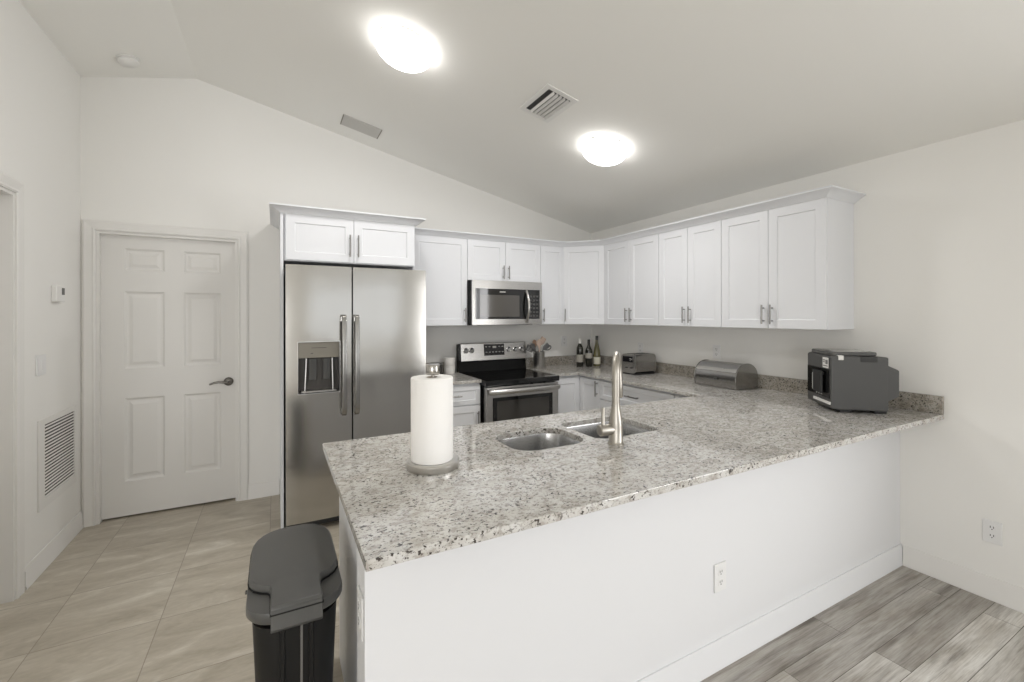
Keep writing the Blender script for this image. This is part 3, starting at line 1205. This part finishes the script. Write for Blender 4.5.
b = bm_new()
curved(b, -1.64, -.957, 1.43, 1.712, .003)
mobj('door_glass', b, 'black_glass', md, angle=30)
b = bm_new()
curved(b, -1.6, -1.19, 1.452, 1.655, .0045)
mobj('window_pane', b, 'mw_glass', md, angle=30)
for r_ in range(6):
    for c_ in range(3):
        b = bm_new()
        xx, zz = -1.075 + c_ * .037, 1.45 + r_ * .038
        curved(b, xx, xx + .026, zz, zz + .017, .0045, 1)
        mobj('key', b, 'gray_dark', md, smooth=False)
b = bm_new()
curved(b, -1.4, -1.34, 1.68, 1.688, .0045, 2)
mobj('panel_mark', b, 'mark', md, smooth=False)
b = bm_new()
pts = []
for i in range(11):
    t_ = i / 10
    pts.append((-1.112, -.415 - .05 * math.sin(math.pi * t_) ** .8, 1.40 + .3 * t_))
tube(b, pts, .0135, 14)
mobj('handle', b, 'steel', md)

# ---------------------------------------------------------------- things on the worktops
# paper towel holder and roll
tx, ty = -2.74, -2.556
hp = thing('paper_towel_holder', 'round brushed steel paper towel holder on the peninsula', 'towel holder', (tx, ty, CT))
b = bm_new()
lathe(b, [(0, .0004), (.092, .0004), (.094, .004), (.094, .024), (.09, .0285), (0, .0285)], 0, 0, 48)
obj('base', b, 'holder', hp)
b = bm_new()
lathe(b, [(0, .0286), (.006, .0286), (.006, .338), (0, .338)], 0, 0, 16)
obj('post', b, 'nickel', hp)
b = bm_new()
lathe(b, [(0, .332), (.006, .332), (.024, .334), (.0255, .338), (.0255, .366), (.0235, .3705), (.014, .372), (0, .3725)], 0, 0, 32)
obj('finial', b, 'finial', hp)
b = bm_new()
lathe(b, [(.02, .0292), (.074, .0292), (.0755, .032), (.0755, .322), (.0735, .325), (.02, .325)], 0, 0, 56)
lathe(b, [(.02, .325), (.02, .0292)], 0, 0, 32, mi=1)
b.transform(Matrix.Translation((tx, ty, CT)))
rl = obj('paper_towel_roll', b, ['paper', 'cardboard'])
me = rl.data
me.transform(Matrix.Translation((-tx, -ty, -CT)))
rl.location = (tx - .003, ty, CT)
tag(rl, 'white paper towel roll upright on its steel holder', 'paper towel')

# trash can
tc = thing('trash_can', 'slim dark gray kitchen trash can by the end of the peninsula', 'trash can', (-3.19, -2.47, 0))
b = bm_new()


def superr(hx_, hy_, z, r):
    return [(x, y, z) for x, y in rrect(0, 0, hx_, hy_, r, 8)]


loft(b, [superr(.088, .19, 0, .06), superr(.092, .195, .006, .065), superr(.114, .232, .585, .075)])
cbody = obj('body', b, 'bin_body', tc)
b = bm_new()
for s in (-1, 1):
    secs = []
    for z in (.03, .575):
        t_ = z / .585
        y_ = -(.192 + .04 * t_)
        secs.append([(s * .037 - .009, y_ + .006, z), (s * .037 - .005, y_ - .006, z), (s * .037 + .005, y_ - .006, z), (s * .037 + .009, y_ + .006, z)])
    loft(b, secs)
obj('ribs', b, 'bin_body', tc, smooth=False)
b = bm_new()
loft(b, [[(.009, -.192 - .04 * z / .585 + .004, z), (.009, -.192 - .04 * z / .585 - .004, z), (.015, -.192 - .04 * z / .585 - .004, z), (.015, -.192 - .04 * z / .585 + .004, z)] for z in (.03, .575)])
obj('strip', b, 'bin_strip', tc, smooth=False)
# collar: a ring that steps down at the front around the lid's tab
b = bm_new()
ring = rrect(0, 0, .127, .246, .085, 10)
lo, hi = [], []
tabw = .068
for x, y in ring:
    f = min(1, max(0, (-y - .1) / .1))
    lo.append((x, y, .572 - .0 * f))
    hi.append((x, y, .634))
outer0 = [(x * .985, y * .99, .604) for x, y in ring]
outer1 = [(x * 1.02, y * 1.01, .612) for x, y in ring]
outer2 = [(x * 1.02, y * 1.01, .630) for x, y in ring]
outer3 = [(x, y, .637) for x, y in ring]
inner3 = [(x * .95, y * .97, .637) for x, y in ring]
loft(b, [outer0, outer1, outer2, outer3, inner3])
obj('collar', b, 'bin_lid', tc, angle=50)
# lid plan: long sides, rounded far end, shoulders curving in to a front tab
plan = []
hw = .127
for i in range(13):       # far end arc
    a = R(0 + 180 * i / 12)
    ex_ = math.copysign(abs(math.cos(a)) ** .75, math.cos(a))
    plan.append((hw * ex_, .12 + .135 * abs(math.sin(a)) ** .9))
lft = [(-hw, 0), (-hw, -.06), (-.124, -.085), (-.112, -.11), (-.094, -.128), (-.075, -.14), (-.069, -.15), (-.067, -.17), (-.067, -.256)]
plan += lft + [(-x, y) for x, y in reversed(lft)]
b = bm_new()
sh = lambda s_, z: [(x * s_, (y - .0) * (s_ if abs(y) > .2 or abs(x) > .1 else 1), z) for x, y in plan]
loft(b, [[(x, y, .638) for x, y in plan], [(x, y, .652) for x, y in plan], [(x * .96, y * .975, .659) for x, y in plan], [(x * .6, y * .8, .663) for x, y in plan]])
ld = obj('lid', b, 'bin_lid', tc, .002)
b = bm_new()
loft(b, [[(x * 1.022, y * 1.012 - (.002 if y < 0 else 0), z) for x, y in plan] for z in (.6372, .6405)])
obj('lid_gap_shade', b, 'bin_body', tc, smooth=False)  # black strip standing in for the shaded gap between lid and collar
b = bm_new()   # sloping front flap under the tab
prism_axis(b, [(-.245, .636), (-.258, .65), (-.266, .6), (-.256, .588), (-.25, .6)], -.066, .066, 'x')
obj('flap', b, 'bin_lid', tc, .002, smooth=False)
b = bm_new()
lathe(b, [(0, 0), (.006, 0), (.006, .007), (0, .009)], 0, 0, 14)
b.transform(Matrix.Translation((-.128, -.07, .62)) @ Matrix.Rotation(R(-90), 4, 'Y'))
obj('hinge_pin', b, 'gray_dark', tc)

# bottles
def bottle(label, x, y, body_r, prof, glass, foil, foil_z, label_z, lab_mat):
    t_ = thing('wine_bottle', label, 'bottle', (x, y, CT), 0, 'bottles in the counter corner')
    bm = bm_new()
    lathe(bm, prof, 0, 0, 28)
    obj('glass_body', bm, glass, t_)
    bm = bm_new()
    rn = prof[-2][0] + .0012
    zt_ = prof[-1][1]
    lathe(bm, [(rn, foil_z), (rn, zt_), (rn - .003, zt_ + .0015), (0, zt_ + .0015)], 0, 0, 24)
    obj('foil_cap', bm, foil, t_)
    bm = bm_new()
    # label wraps the side facing the room
    segs = 18
    a0, a1 = R(150), R(330)
    for k_ in range(segs):
        p = []
        for a in (a0 + (a1 - a0) * k_ / segs, a0 + (a1 - a0) * (k_ + 1) / segs):
            p.append((body_r + .0006) * math.cos(a))
            p.append((body_r + .0006) * math.sin(a))
        v_ = [bm.verts.new(q) for q in ((p[0], p[1], label_z[0]), (p[2], p[3], label_z[0]), (p[2], p[3], label_z[1]), (p[0], p[1], label_z[1]))]
        bm.faces.new(v_)
    bmesh.ops.remove_doubles(bm, verts=bm.verts[:], dist=1e-5)
    obj('label', bm, lab_mat, t_)
    return t_


bottle('dark wine bottle with a white foil neck, leftmost of the three bottles', -.362, -.262, .036,
       [(0, .0004), (.033, .0004), (.036, .004), (.036, .19), (.033, .21), (.02, .232), (.0155, .25), (.0145, .3), (0, .301)], 'glass_dark', 'foil_white', .245, (.05, .13), 'label_gray')
bottle('black wine bottle with a dark neck, middle of the three bottles', -.272, -.3, .038,
       [(0, .0004), (.035, .0004), (.038, .004), (.038, .165), (.034, .185), (.02, .212), (.0145, .235), (.014, .288), (0, .289)], 'glass_dark', 'foil_black', .235, (.09, .145), 'label_gray')
bottle('olive wine bottle with a pale label, tallest and rightmost of the bottles', -.172, -.312, .038,
       [(0, .0004), (.035, .0004), (.038, .004), (.038, .13), (.034, .165), (.025, .21), (.016, .25), (.0145, .27), (.014, .326), (0, .327)], 'glass_green', 'foil_black', .285, (.025, .1), 'label')

# utensil crock and its utensils
kx, ky = -.842, -.205
cr = thing('utensil_crock', 'tall round steel utensil crock right of the range', 'utensil holder', (kx, ky, CT))
b = bm_new()
lathe(b, [(0, .0004), (.056, .0004), (.058, .003), (.058, .172), (.0595, .176), (.058, .178), (.055, .176), (.055, .006), (0, .006)], 0, 0, 36)
obj('vessel', b, 'steel', cr)


def utensil(name, label, base, top, lean, head, handle_mat, head_mat, cat='utensil', rad=.006):
    """stick from base to top (crock-local); the head continues along 'lean'"""
    base, top, d_ = Vector(base), Vector(top), Vector(lean).normalized()
    t_ = thing(name, label, cat, (kx, ky, CT), 0, 'utensils in the steel crock')
    bm = bm_new()
    tube(bm, [base, base.lerp(top, .5), base.lerp(top, .93), top + d_ * .004], [rad * .8, rad, rad, rad * .9], 10)
    obj('handle', bm, handle_mat, t_)
    sy = Vector((.12, 1, 0))
    sx = sy.cross(d_).normalized()
    sy = d_.cross(sx).normalized()
    mtx = Matrix((sx, sy, d_)).transposed().to_4x4()
    mtx.translation = top
    bm = bm_new()
    head(bm)
    bm.transform(mtx)
    obj('head', bm, head_mat, t_)


def spoon_head(bm):
    secs = []
    for z, w, th in ((-.01, .006, .005), (.005, .014, .005), (.02, .024, .006), (.04, .029, .007), (.06, .026, .006), (.074, .015, .005), (.08, .004, .003)):
        secs.append([(w * math.cos(a * math.pi / 8), th * math.sin(a * math.pi / 8) + .006 * math.sin(max(0, z) / .08 * math.pi), z) for a in range(16)])
    loft(bm, secs)


def paddle_head(bm):
    secs = []
    for z, w in ((-.01, .007), (.01, .02), (.03, .03), (.075, .032), (.085, .028)):
        secs.append([(w * math.cos(a * math.pi / 8), .004 * math.sin(a * math.pi / 8), z) for a in range(16)])
    loft(bm, secs)


def turner_head(bm):
    for x_ in (-.026, -.013, 0, .013, .026):
        box(bm, x_ - .0042, x_ + .0042, -.002, .002, .03, .088)
    box(bm, -.0302, .0302, -.002, .002, .018, .0301)
    box(bm, -.0302, .0302, -.002, .002, .0879, .1)
    box(bm, -.01, .01, -.0025, .0025, -.004, .0185)


def thin_spoon_head(bm):
    secs = []
    for z, w in ((-.006, .005), (.01, .014), (.03, .025), (.05, .028), (.068, .022), (.08, .01), (.083, .003)):
        secs.append([(w * math.cos(a * math.pi / 8), .004 * math.sin(a * math.pi / 8), z) for a in range(16)])
    loft(bm, secs)


def spatula_head(bm):
    secs = []
    for z, w in ((-.006, .005), (.012, .012), (.022, .024), (.085, .029), (.09, .026)):
        secs.append([(w * math.cos(a * math.pi / 8), .0035 * math.sin(a * math.pi / 8), z) for a in range(16)])
    loft(bm, secs)


def ring_head(bm):
    pts_ = [(.024 * math.cos(2 * math.pi * i / 24), 0, .052 + .044 * math.sin(2 * math.pi * i / 24)) for i in range(25)]
    tube(bm, pts_, .0045, 8, cap=False)
    tube(bm, [(0, 0, -.006), (0, 0, .009)], .0045, 8)


utensil('wooden_spoon', 'pale wooden spoon standing upright at the front of the crock', (0, -.034, .012), (-.018, -.036, .225), (-.05, -.02, 1), spoon_head, 'wood_a', 'wood_a', 'spoon')
utensil('spatula', 'gray nylon spatula just right of the pale wooden spoon', (-.01, -.02, .012), (.034, -.021, .192), (.75, 0, .6), spatula_head, 'gray_tool', 'gray_tool', 'spatula', .005)
utensil('ring_whisk', 'black ring-shaped tool leaning far right out of the crock', (-.03, -.006, .012), (.048, -.007, .207), (.9, 0, .12), ring_head, 'gray_tool', 'black_matte', 'whisk', .005)
utensil('serving_spoon', 'dark serving spoon leaning left, just left of the wooden spoons', (.03, .008, .012), (-.04, .008, .195), (-.6, 0, .8), thin_spoon_head, 'gray_tool', 'gray_tool', 'spoon', .005)
utensil('slotted_turner', 'dark slotted turner leaning far left out of the crock', (.035, .021, .012), (-.043, .021, .187), (-.9, 0, .38), turner_head, 'gray_tool', 'gray_tool', 'turner', .005)
utensil('wooden_spatula', 'pale wooden spatula leaning right above the crock, tallest tool', (-.02, .034, .012), (.038, .035, .245), (.55, 0, .85), paddle_head, 'wood_a', 'wood_a', 'spatula', .0055)
utensil('wooden_spoon', 'brown wooden spoon behind the pale one, at the back of the crock', (.0, .04, .012), (-.022, .0425, .215), (-.1, .02, 1), thin_spoon_head, 'wood_b', 'wood_b', 'spoon', .005)

# canisters left of the range
cprof = [(0, .0004), (.05, .0004), (.052, .004), (.052, .06), (.0505, .062), (.0505, .066), (.053, .067), (.053, .073), (.051, .0755), (0, .0755)]
cn1 = thing('canister', 'white lidded canister beside the range, lower of the stacked pair', 'canister', (-1.792, -.13, CT), 0, 'white canisters left of the range')
b = bm_new()
lathe(b, cprof[:6] + [(0, .066)], 0, 0, 36)
obj('body', b, 'ceramic', cn1)
b = bm_new()
lathe(b, [(0, .0663), (.053, .0665), (.053, .073), (.051, .0755), (0, .0755)], 0, 0, 36)
obj('lid', b, 'ceramic', cn1)
copy_thing(cn1, (-1.792, -.13, CT + .0765), 0, 'white lidded canister beside the range, upper of the stacked pair')
jr = thing('storage_jar', 'low dark jar with a metal rim, behind the paper towel finial', 'jar', (-1.93, -.16, CT))
b = bm_new()
lathe(b, [(0, .0004), (.055, .0004), (.06, .006), (.06, .085), (.054, .095), (0, .095)], 0, 0, 32)
obj('body', b, 'oven_glass', jr)
b = bm_new()
lathe(b, [(.0, .0955), (.058, .0955), (.059, .1), (.059, .112), (.056, .115), (0, .115)], 0, 0, 32)
obj('lid', b, 'steel', jr)

# toaster
ts = thing('toaster', 'long stainless toaster against the right wall backsplash', 'toaster', (-.217, -.985, CT))
b = bm_new()
hx_, hy_, r_ = .132, .095, .035
sec = lambda x, s_: [(x, y, z) for y, z in [(yy * s_, .012 + (zz - .012) * (s_ if zz > .1 else 1)) for yy, zz in
                     [(p[0], p[1]) for p in rrect(0, .1, hy_, .088, r_, 6)]]]
loft(b, [sec(-hx_ + .012, 1.0), sec(hx_ - .012, 1.0)])
obj('shell', b, 'steel_appliance', ts, angle=50)
for s in (-1, 1):
    b = bm_new()
    x_in, x_out = s * (hx_ - .0118), s * hx_
    secs = [[(x_in, y, z) for y, z in rrect(0, .1, hy_ - .001, .0875, r_, 6)],
            [(x_out * .985, y, z) for y, z in rrect(0, .1, hy_ - .002, .0865, r_, 6)],
            [(x_out, y, z) for y, z in rrect(0, .1, hy_ - .01, .078, r_ - .006, 6)]]
    loft(b, secs)
    obj('end_cap', b, 'steel', ts, angle=50)
b = bm_new()
prism(b, rrect(0, 0, hx_ - .004, hy_ - .003, .03, 6), .0004, .013)
obj('base', b, 'black_matte', ts)
for yy in (-.035, .035):
    b = bm_new()
    box(b, -.1, .1, yy - .016, yy + .016, .1875, .1892)
    obj('slot', b, 'slot', ts, smooth=False)
b = bm_new()
box(b, -hx_ - .003, -hx_ + .004, -.062, .07, .115, .168)
dpn = obj('control_panel', b, 'display', ts, .002, smooth=False)
b = bm_new()
lathe(b, [(0, 0), (.013, 0), (.012, .012), (0, .013)], 0, 0, 20)
b.transform(Matrix.Translation((-hx_ - .003, -.042, .142)) @ Matrix.Rotation(R(-90), 4, 'Y'))
obj('knob', b, 'chrome', dpn)
for yy in (-.048, .012):
    b = bm_new()
    box(b, -hx_ - .016, -hx_ + .002, yy - .012, yy + .012, .06, .07)
    obj('lever', b, 'black_matte', ts, .002, smooth=False)

# bread box with a roll top, lid towards the room
bb = thing('bread_box', 'stainless roll-top bread box against the right wall', 'bread box', (-.165, -1.86, CT))
prof = [(.13, .004), (.13, .13)]
for i in range(1, 15):
    a = R(0 + 90 * i / 14)
    prof.append((-.13 + .26 * (1 - (1 - math.cos(a))) if False else .0 + .13 * math.cos(a), .13 + .062 * math.sin(a)))
prof2 = [(.125, .004)]
for i in range(0, 25):
    a = R(8 + 150 * i / 24)
    prof2.append((.0 + .128 * math.cos(a), .088 + .102 * math.sin(a)))
prof2 += [(-.135, .085), (-.133, .03), (-.125, .004)]
for s in (-1, 1):
    b = bm_new()
    prism_axis(b, [(x, z) for x, z in prof2], s * .178 - .004, s * .178 + .004, 'y')
    obj('end_panel', b, 'steel_appliance', bb, .0015, angle=30)
b = bm_new()
inner = [(x * .972, .004 + (z - .004) * .978) for x, z in prof2]
prism_axis(b, inner, -.1735, .1735, 'y')
obj('roll_top', b, 'steel_appliance', bb, angle=30)
b = bm_new()
k0 = 19
front = prof2[18:26]
front_o = [(x * .995, .004 + (z - .004) * .992) for x, z in front]
front_i = [(x * .96, .004 + (z - .004) * .97) for x, z in reversed(front)]
prism_axis(b, front_o + front_i, -.172, .172, 'y')
obj('lid_band', b, 'chrome', bb, angle=30)
b = bm_new()
lathe(b, [(0, 0), (.007, 0), (.005, .008), (.01, .014), (.008, .02), (0, .021)], 0, 0, 18)
b.transform(Matrix.Translation((-.131, -.02, .07)) @ Matrix.Rotation(R(-90), 4, 'Y'))
obj('knob', b, 'gray_dark', bb)
for xx in (-.1, .1):
    for yy in (-.15, .15):
        b = bm_new()
        lathe(b, [(0, .0003), (.012, .0003), (.012, .0042), (0, .0042)], xx, yy, 14)
        obj('foot', b, 'black_matte', bb, smooth=False)

# countertop cooker: local x = depth (front face at x=0), local y = width along the front
ang = math.atan2(-.655, .756)
ck_ = thing('multicooker', 'dark gray countertop cooker at the wall end of the peninsula', 'cooker', (-.492, -2.762, CT), ang)
Dp, Wd = .28, .31
b = bm_new()
prism_axis(b, [(0, .022), (.03, .016), (Dp, .016), (Dp, .314), (.02, .32), (0, .312)], 0, Wd, 'y')
obj('body', b, 'cooker', ck_, .008, seg=3, smooth=False)
b = bm_new()
prism_axis(b, [(Dp - .02, .06), (Dp + .0005, .072), (Dp + .045, .098), (Dp + .05, .104), (Dp + .05, .24), (Dp + .045, .246), (Dp + .0005, .268), (Dp - .02, .28)], .0005, Wd - .035, 'y')
obj('rear_housing', b, 'cooker', ck_, .006, seg=2, smooth=False)
b = bm_new()
prism(b, rrect(.125, Wd / 2, .118, Wd / 2 - .02, .03, 5), .318, .34)
lid_ = obj('lid', b, 'cooker_lid', ck_, .006, smooth=False)
b = bm_new()
prism(b, rrect(.125, Wd / 2, .09, Wd / 2 - .045, .025, 5), .3395, .3425)
obj('lid_inlay', b, 'steel', lid_, .001, smooth=False)
b = bm_new()
box(b, .145, .225, -.0035, .01, .286, .3175)
obj('vent', b, 'slot', ck_, .002, smooth=False)
b = bm_new()
box(b, .035, .06, -.006, .02, .296, .322)
obj('latch', b, 'foil_white', ck_, .002, smooth=False)
# front: black glass with carry handle, silver badge and trim
b = bm_new()
box(b, -.004, .002, .012, Wd - .012, .075, .24)
gl = obj('front_glass', b, 'black_glass', ck_, .003, smooth=False)
b = bm_new()
box(b, -.0055, -.0036, .02, .09, .245, .305)
bd = obj('badge', b, 'foil_white', ck_, .001, smooth=False)
b = bm_new()
for (ya, yb_, za, zb_) in ((.028, .045, .268, .292), (.05, .056, .268, .292), (.062, .083, .286, .292), (.062, .083, .276, .281), (.028, .083, .255, .26)):
    box(b, -.0062, -.0054, ya, yb_, za, zb_)
obj('badge_marks', b, 'gray_dark', bd, smooth=False)
b = bm_new()
prism(b, rrect(-.018, .12, .008, .052, .006, 3), .1, .225)
box(b, -.018, 0, .08, .09, .2, .215)
box(b, -.018, 0, .15, .16, .2, .215)
obj('handle', b, 'black_matte', gl, .003, smooth=False)
b = bm_new()
box(b, -.0062, -.003, .215, .225, .1, .2)
for i in range(3):
    box(b, -.0062, -.003, .1 + i * .03, .114 + i * .03, .085, .091)
obj('control_marks', b, 'mark', gl, smooth=False)
b = bm_new()
box(b, -.0075, .003, .006, Wd - .1, .042, .058)
obj('front_trim', b, 'foil_white', ck_, .002, smooth=False)
for xx in (.05, Dp - .06):
    for yy in (.02, Wd - .07):
        b = bm_new()
        box(b, xx, xx + .06, yy, yy + .05, .0004, .0165)
        obj('foot', b, 'black_matte', ck_, .002, smooth=False)


# ---------------------------------------------------------------- wall and ceiling fittings
def plate(bm, w, h, t_=.006):
    fs = box(bm, -w / 2, w / 2, -t_, 0, -h / 2, h / 2)
    return fs


def outlet(label, loc, rotz, slots=True):
    t_ = thing('outlet', label, 'outlet', loc, rotz, 'duplex wall outlets')
    bm = bm_new()
    plate(bm, .072, .116)
    obj('cover_plate', bm, 'plate', t_, .002, smooth=False)
    for s in (-1, 1):
        bm = bm_new()
        pts_ = rrect(0, s * .021, .0165, .0145, .008, 5)
        a = [bm.verts.new((x, -.0075, z)) for x, z in pts_]
        c_ = [bm.verts.new((x, -.0055, z)) for x, z in pts_]
        bm.faces.new(a)
        for i in range(len(a)):
            bm.faces.new((a[i], c_[i], c_[(i + 1) % len(a)], a[(i + 1) % len(a)]))
        bmesh.ops.recalc_face_normals(bm, faces=bm.faces[:])
        rc = obj('socket', bm, 'plate', t_, smooth=False)
        bm = bm_new()
        for xx in (-.006, .006):
            box(bm, xx - .0014, xx + .0014, -.0079, -.0074, s * .021 - .001, s * .021 + .009)
        lathe(bm, [(0, 0), (.0026, 0), (.0026, .0005), (0, .0005)], 0, 0, 12)
        vs = [v for v in bm.verts if abs(v.co.y) < .003 and abs(v.co.x) < .003 and abs(v.co.z) < .001]
        bmesh.ops.transform(bm, matrix=Matrix.Translation((0, -.0074, s * .021 - .007)) @ Matrix.Rotation(R(90), 4, 'X'), verts=vs)
        obj('slots', bm, 'slot', rc, smooth=False)
    return t_


o1 = outlet('white outlet low on the right wall beyond the peninsula', (-.0005, -3.268, .348), R(-90))
copy_thing(o1, (-1.612, -2.8885, .372), 0, 'white outlet on the front of the half wall')
copy_thing(o1, (PX - .0005, -2.84, .645), R(-90), 'white outlet on the end of the half wall beside the trash can')
copy_thing(o1, (-.386, -.0005, 1.176), 0, 'white outlet on the back wall left of the wine bottles')
copy_thing(o1, (-.0005, -.79, 1.13), R(-90), 'white outlet on the right wall above the toaster')
copy_thing(o1, (-.0005, -1.663, 1.157), R(-90), 'white outlet on the right wall above the bread box')

# thermostat (front faces +x)
th = thing('thermostat', 'small white wall thermostat on the left wall', 'thermostat', (XL + .0005, -.40, 1.6), R(90))
b = bm_new()
box(b, -.062, .062, -.026, 0, -.05, .05)
obj('body', b, 'plastic', th, .004, smooth=False)
b = bm_new()
box(b, .01, .05, -.0268, -.0255, -.005, .037)
obj('display', b, 'gray_dark', th, smooth=False)

sw = thing('light_switch', 'faint white double switch plate below the thermostat', 'switch', (XL + .0005, -.598, 1.183), R(90))
b = bm_new()
plate(b, .116, .118)
obj('cover_plate', b, 'plate', sw, .002, smooth=False)
for s in (-1, 1):
    b = bm_new()
    prism_axis(b, [(-.0055, -.033), (-.009, -.033), (-.0065, .033), (-.0055, .033)], s * .023 - .0165, s * .023 + .0165, 'x')
    obj('rocker', b, 'plate', sw, smooth=False)

# return air grille on the left wall
gy0, gy1, gz0, gz1 = -.638, -.103, .351, .868
gr = thing('return_air_grille', 'white louvered return air grille low on the left wall', 'vent', (XL + .0005, (gy0 + gy1) / 2, (gz0 + gz1) / 2), R(90))
w2, h2 = (gy1 - gy0) / 2, (gz1 - gz0) / 2
iw, il, iz0, iz1 = w2 - .07, w2 - .03, -.205, .222
b = bm_new()
ax0, ax1 = -w2 + .073, w2 - .03
box(b, -w2, ax0, -.008, 0, -h2, h2)
box(b, ax1, w2, -.008, 0, -h2, h2)
box(b, ax0, ax1, -.008, 0, iz1, h2)
box(b, ax0, ax1, -.008, 0, -h2, iz0)
obj('frame', b, 'trim', gr, .002, smooth=False)
b = bm_new()
box(b, ax0, ax1, -.0012, -.0002, iz0, iz1)
obj('backing', b, 'grille_dark', gr, smooth=False)
b = bm_new()
nl = 22
for i in range(nl):
    z = iz0 + (i + .5) * (iz1 - iz0) / nl
    prism_axis(b, [(-.0078, z - .0055), (-.0068, z - .0065), (-.0022, z + .0005), (-.0032, z + .0015)], ax0, ax1, 'x')
obj('louvers', b, 'trim', gr, smooth=False)

# ceiling fittings lie in the slope
TH_ = math.atan(SL)


def on_slope(x, y, side=1):
    return (x, y, cz(x) - .0008), (0, TH_ * side, 0)


def ceiling_light(label, x, y, r_, power):
    loc, rot = on_slope(x, y)
    t_ = thing('ceiling_light', label, 'ceiling light', loc, rot=rot, group='lit dome ceiling lights')
    bm = bm_new()
    lathe(bm, [(0, 0), (r_ * .96, 0), (r_ * .97, -.004), (r_ * .97, -.016), (r_ * .95, -.02), (0, -.02)], 0, 0, 48)
    obj('base_pan', bm, 'plastic', t_)
    bm = bm_new()
    pr = [(r_ * .985, -.0205), (r_, -.03)]
    for i in range(1, 11):
        a = R(90 * i / 10)
        pr.append((r_ * math.cos(a), -.03 - .08 * math.sin(a)))
    pr[-1] = (0, -.11)
    lathe(bm, pr, 0, 0, 48)
    obj('glass_dome', bm, 'lamp', t_, angle=60)
    l = bpy.data.lights.new('lamp_light', 'AREA')
    l.shape, l.size, l.energy, l.color = 'DISK', .2, power, (1.0, 0.985, 0.965)
    lo = bpy.data.objects.new('lamp_light', l)
    COL.objects.link(lo)
    lo.parent = t_
    lo.location = (0, 0, -.112)
    return t_


ceiling_light('lit white dome ceiling light nearer the refrigerator', -2.59, -1.597, .16, LAMP_POWER * .8)
ceiling_light('lit white dome ceiling light nearer the right wall', -1.142, -1.607, .161, LAMP_POWER * 1.1)

# supply vent with curved louvers
loc, rot = on_slope(-1.715, -1.735)
sv = thing('ceiling_vent', 'square white ceiling vent with curved louvers, between the dome lights', 'vent', loc, rot=rot)
hx_, hy_ = .115, .175
b = bm_new()
ix, iy = .082, .14
for (xa, xb, ya, yb_) in ((-hx_, -ix, -hy_, hy_), (ix, hx_, -hy_, hy_), (-ix, ix, -hy_, -iy), (-ix, ix, iy, hy_)):
    box(b, xa, xb, ya, yb_, -.007, 0)
obj('frame', b, 'plastic', sv, .002, smooth=False)
b = bm_new()
box(b, -ix, ix, -iy, iy, -.0015, -.0003)
obj('duct_opening', b, 'slot', sv, smooth=False)
b = bm_new()
for i in range(5):
    xc = -ix + .034 + i * .027
    pts_ = []
    for k_ in range(6):
        a = R(90 * k_ / 5)
        pts_.append((xc + .012 * math.sin(a), -.003 - .015 * (1 - math.cos(a))))
    back = [(x + .0012, z + .0012) for x, z in reversed(pts_)]
    prism_axis(b, pts_ + back, -iy + .004, iy - .004, 'y')
obj('louvers', b, 'plastic', sv, smooth=False)

loc, rot = on_slope(-2.624, -.333)
rp = thing('access_plate', 'flat pale gray rectangular cover plate on the ceiling over the refrigerator', 'cover plate', loc, rot=rot)
b = bm_new()
box(b, -.155, .155, -.1, .1, -.006, 0)
obj('cover', b, 'register', rp, .002, smooth=False)
b = bm_new()
for s in (-1, 1):
    box(b, s * .15 - .004, s * .15 + .004, -.096, .096, -.0075, -.0055)
obj('edge_slots', b, 'disp', rp, smooth=False)

xs_, ys_ = -4.121, -.27
sd = thing('smoke_detector', 'round white smoke detector on the ceiling above the door', 'smoke detector', (xs_, ys_, cz(xs_) - .0008), rot=(0, -TH_, 0))
b = bm_new()
lathe(b, [(0, 0), (.062, 0), (.062, -.01), (.058, -.012), (0, -.012)], 0, 0, 36)
obj('mount', b, 'plastic', sd)
b = bm_new()
lathe(b, [(0, -.0125), (.054, -.0125), (.06, -.016), (.058, -.03), (.045, -.04), (0, -.042)], 0, 0, 36)
obj('cover', b, 'plastic', sd)
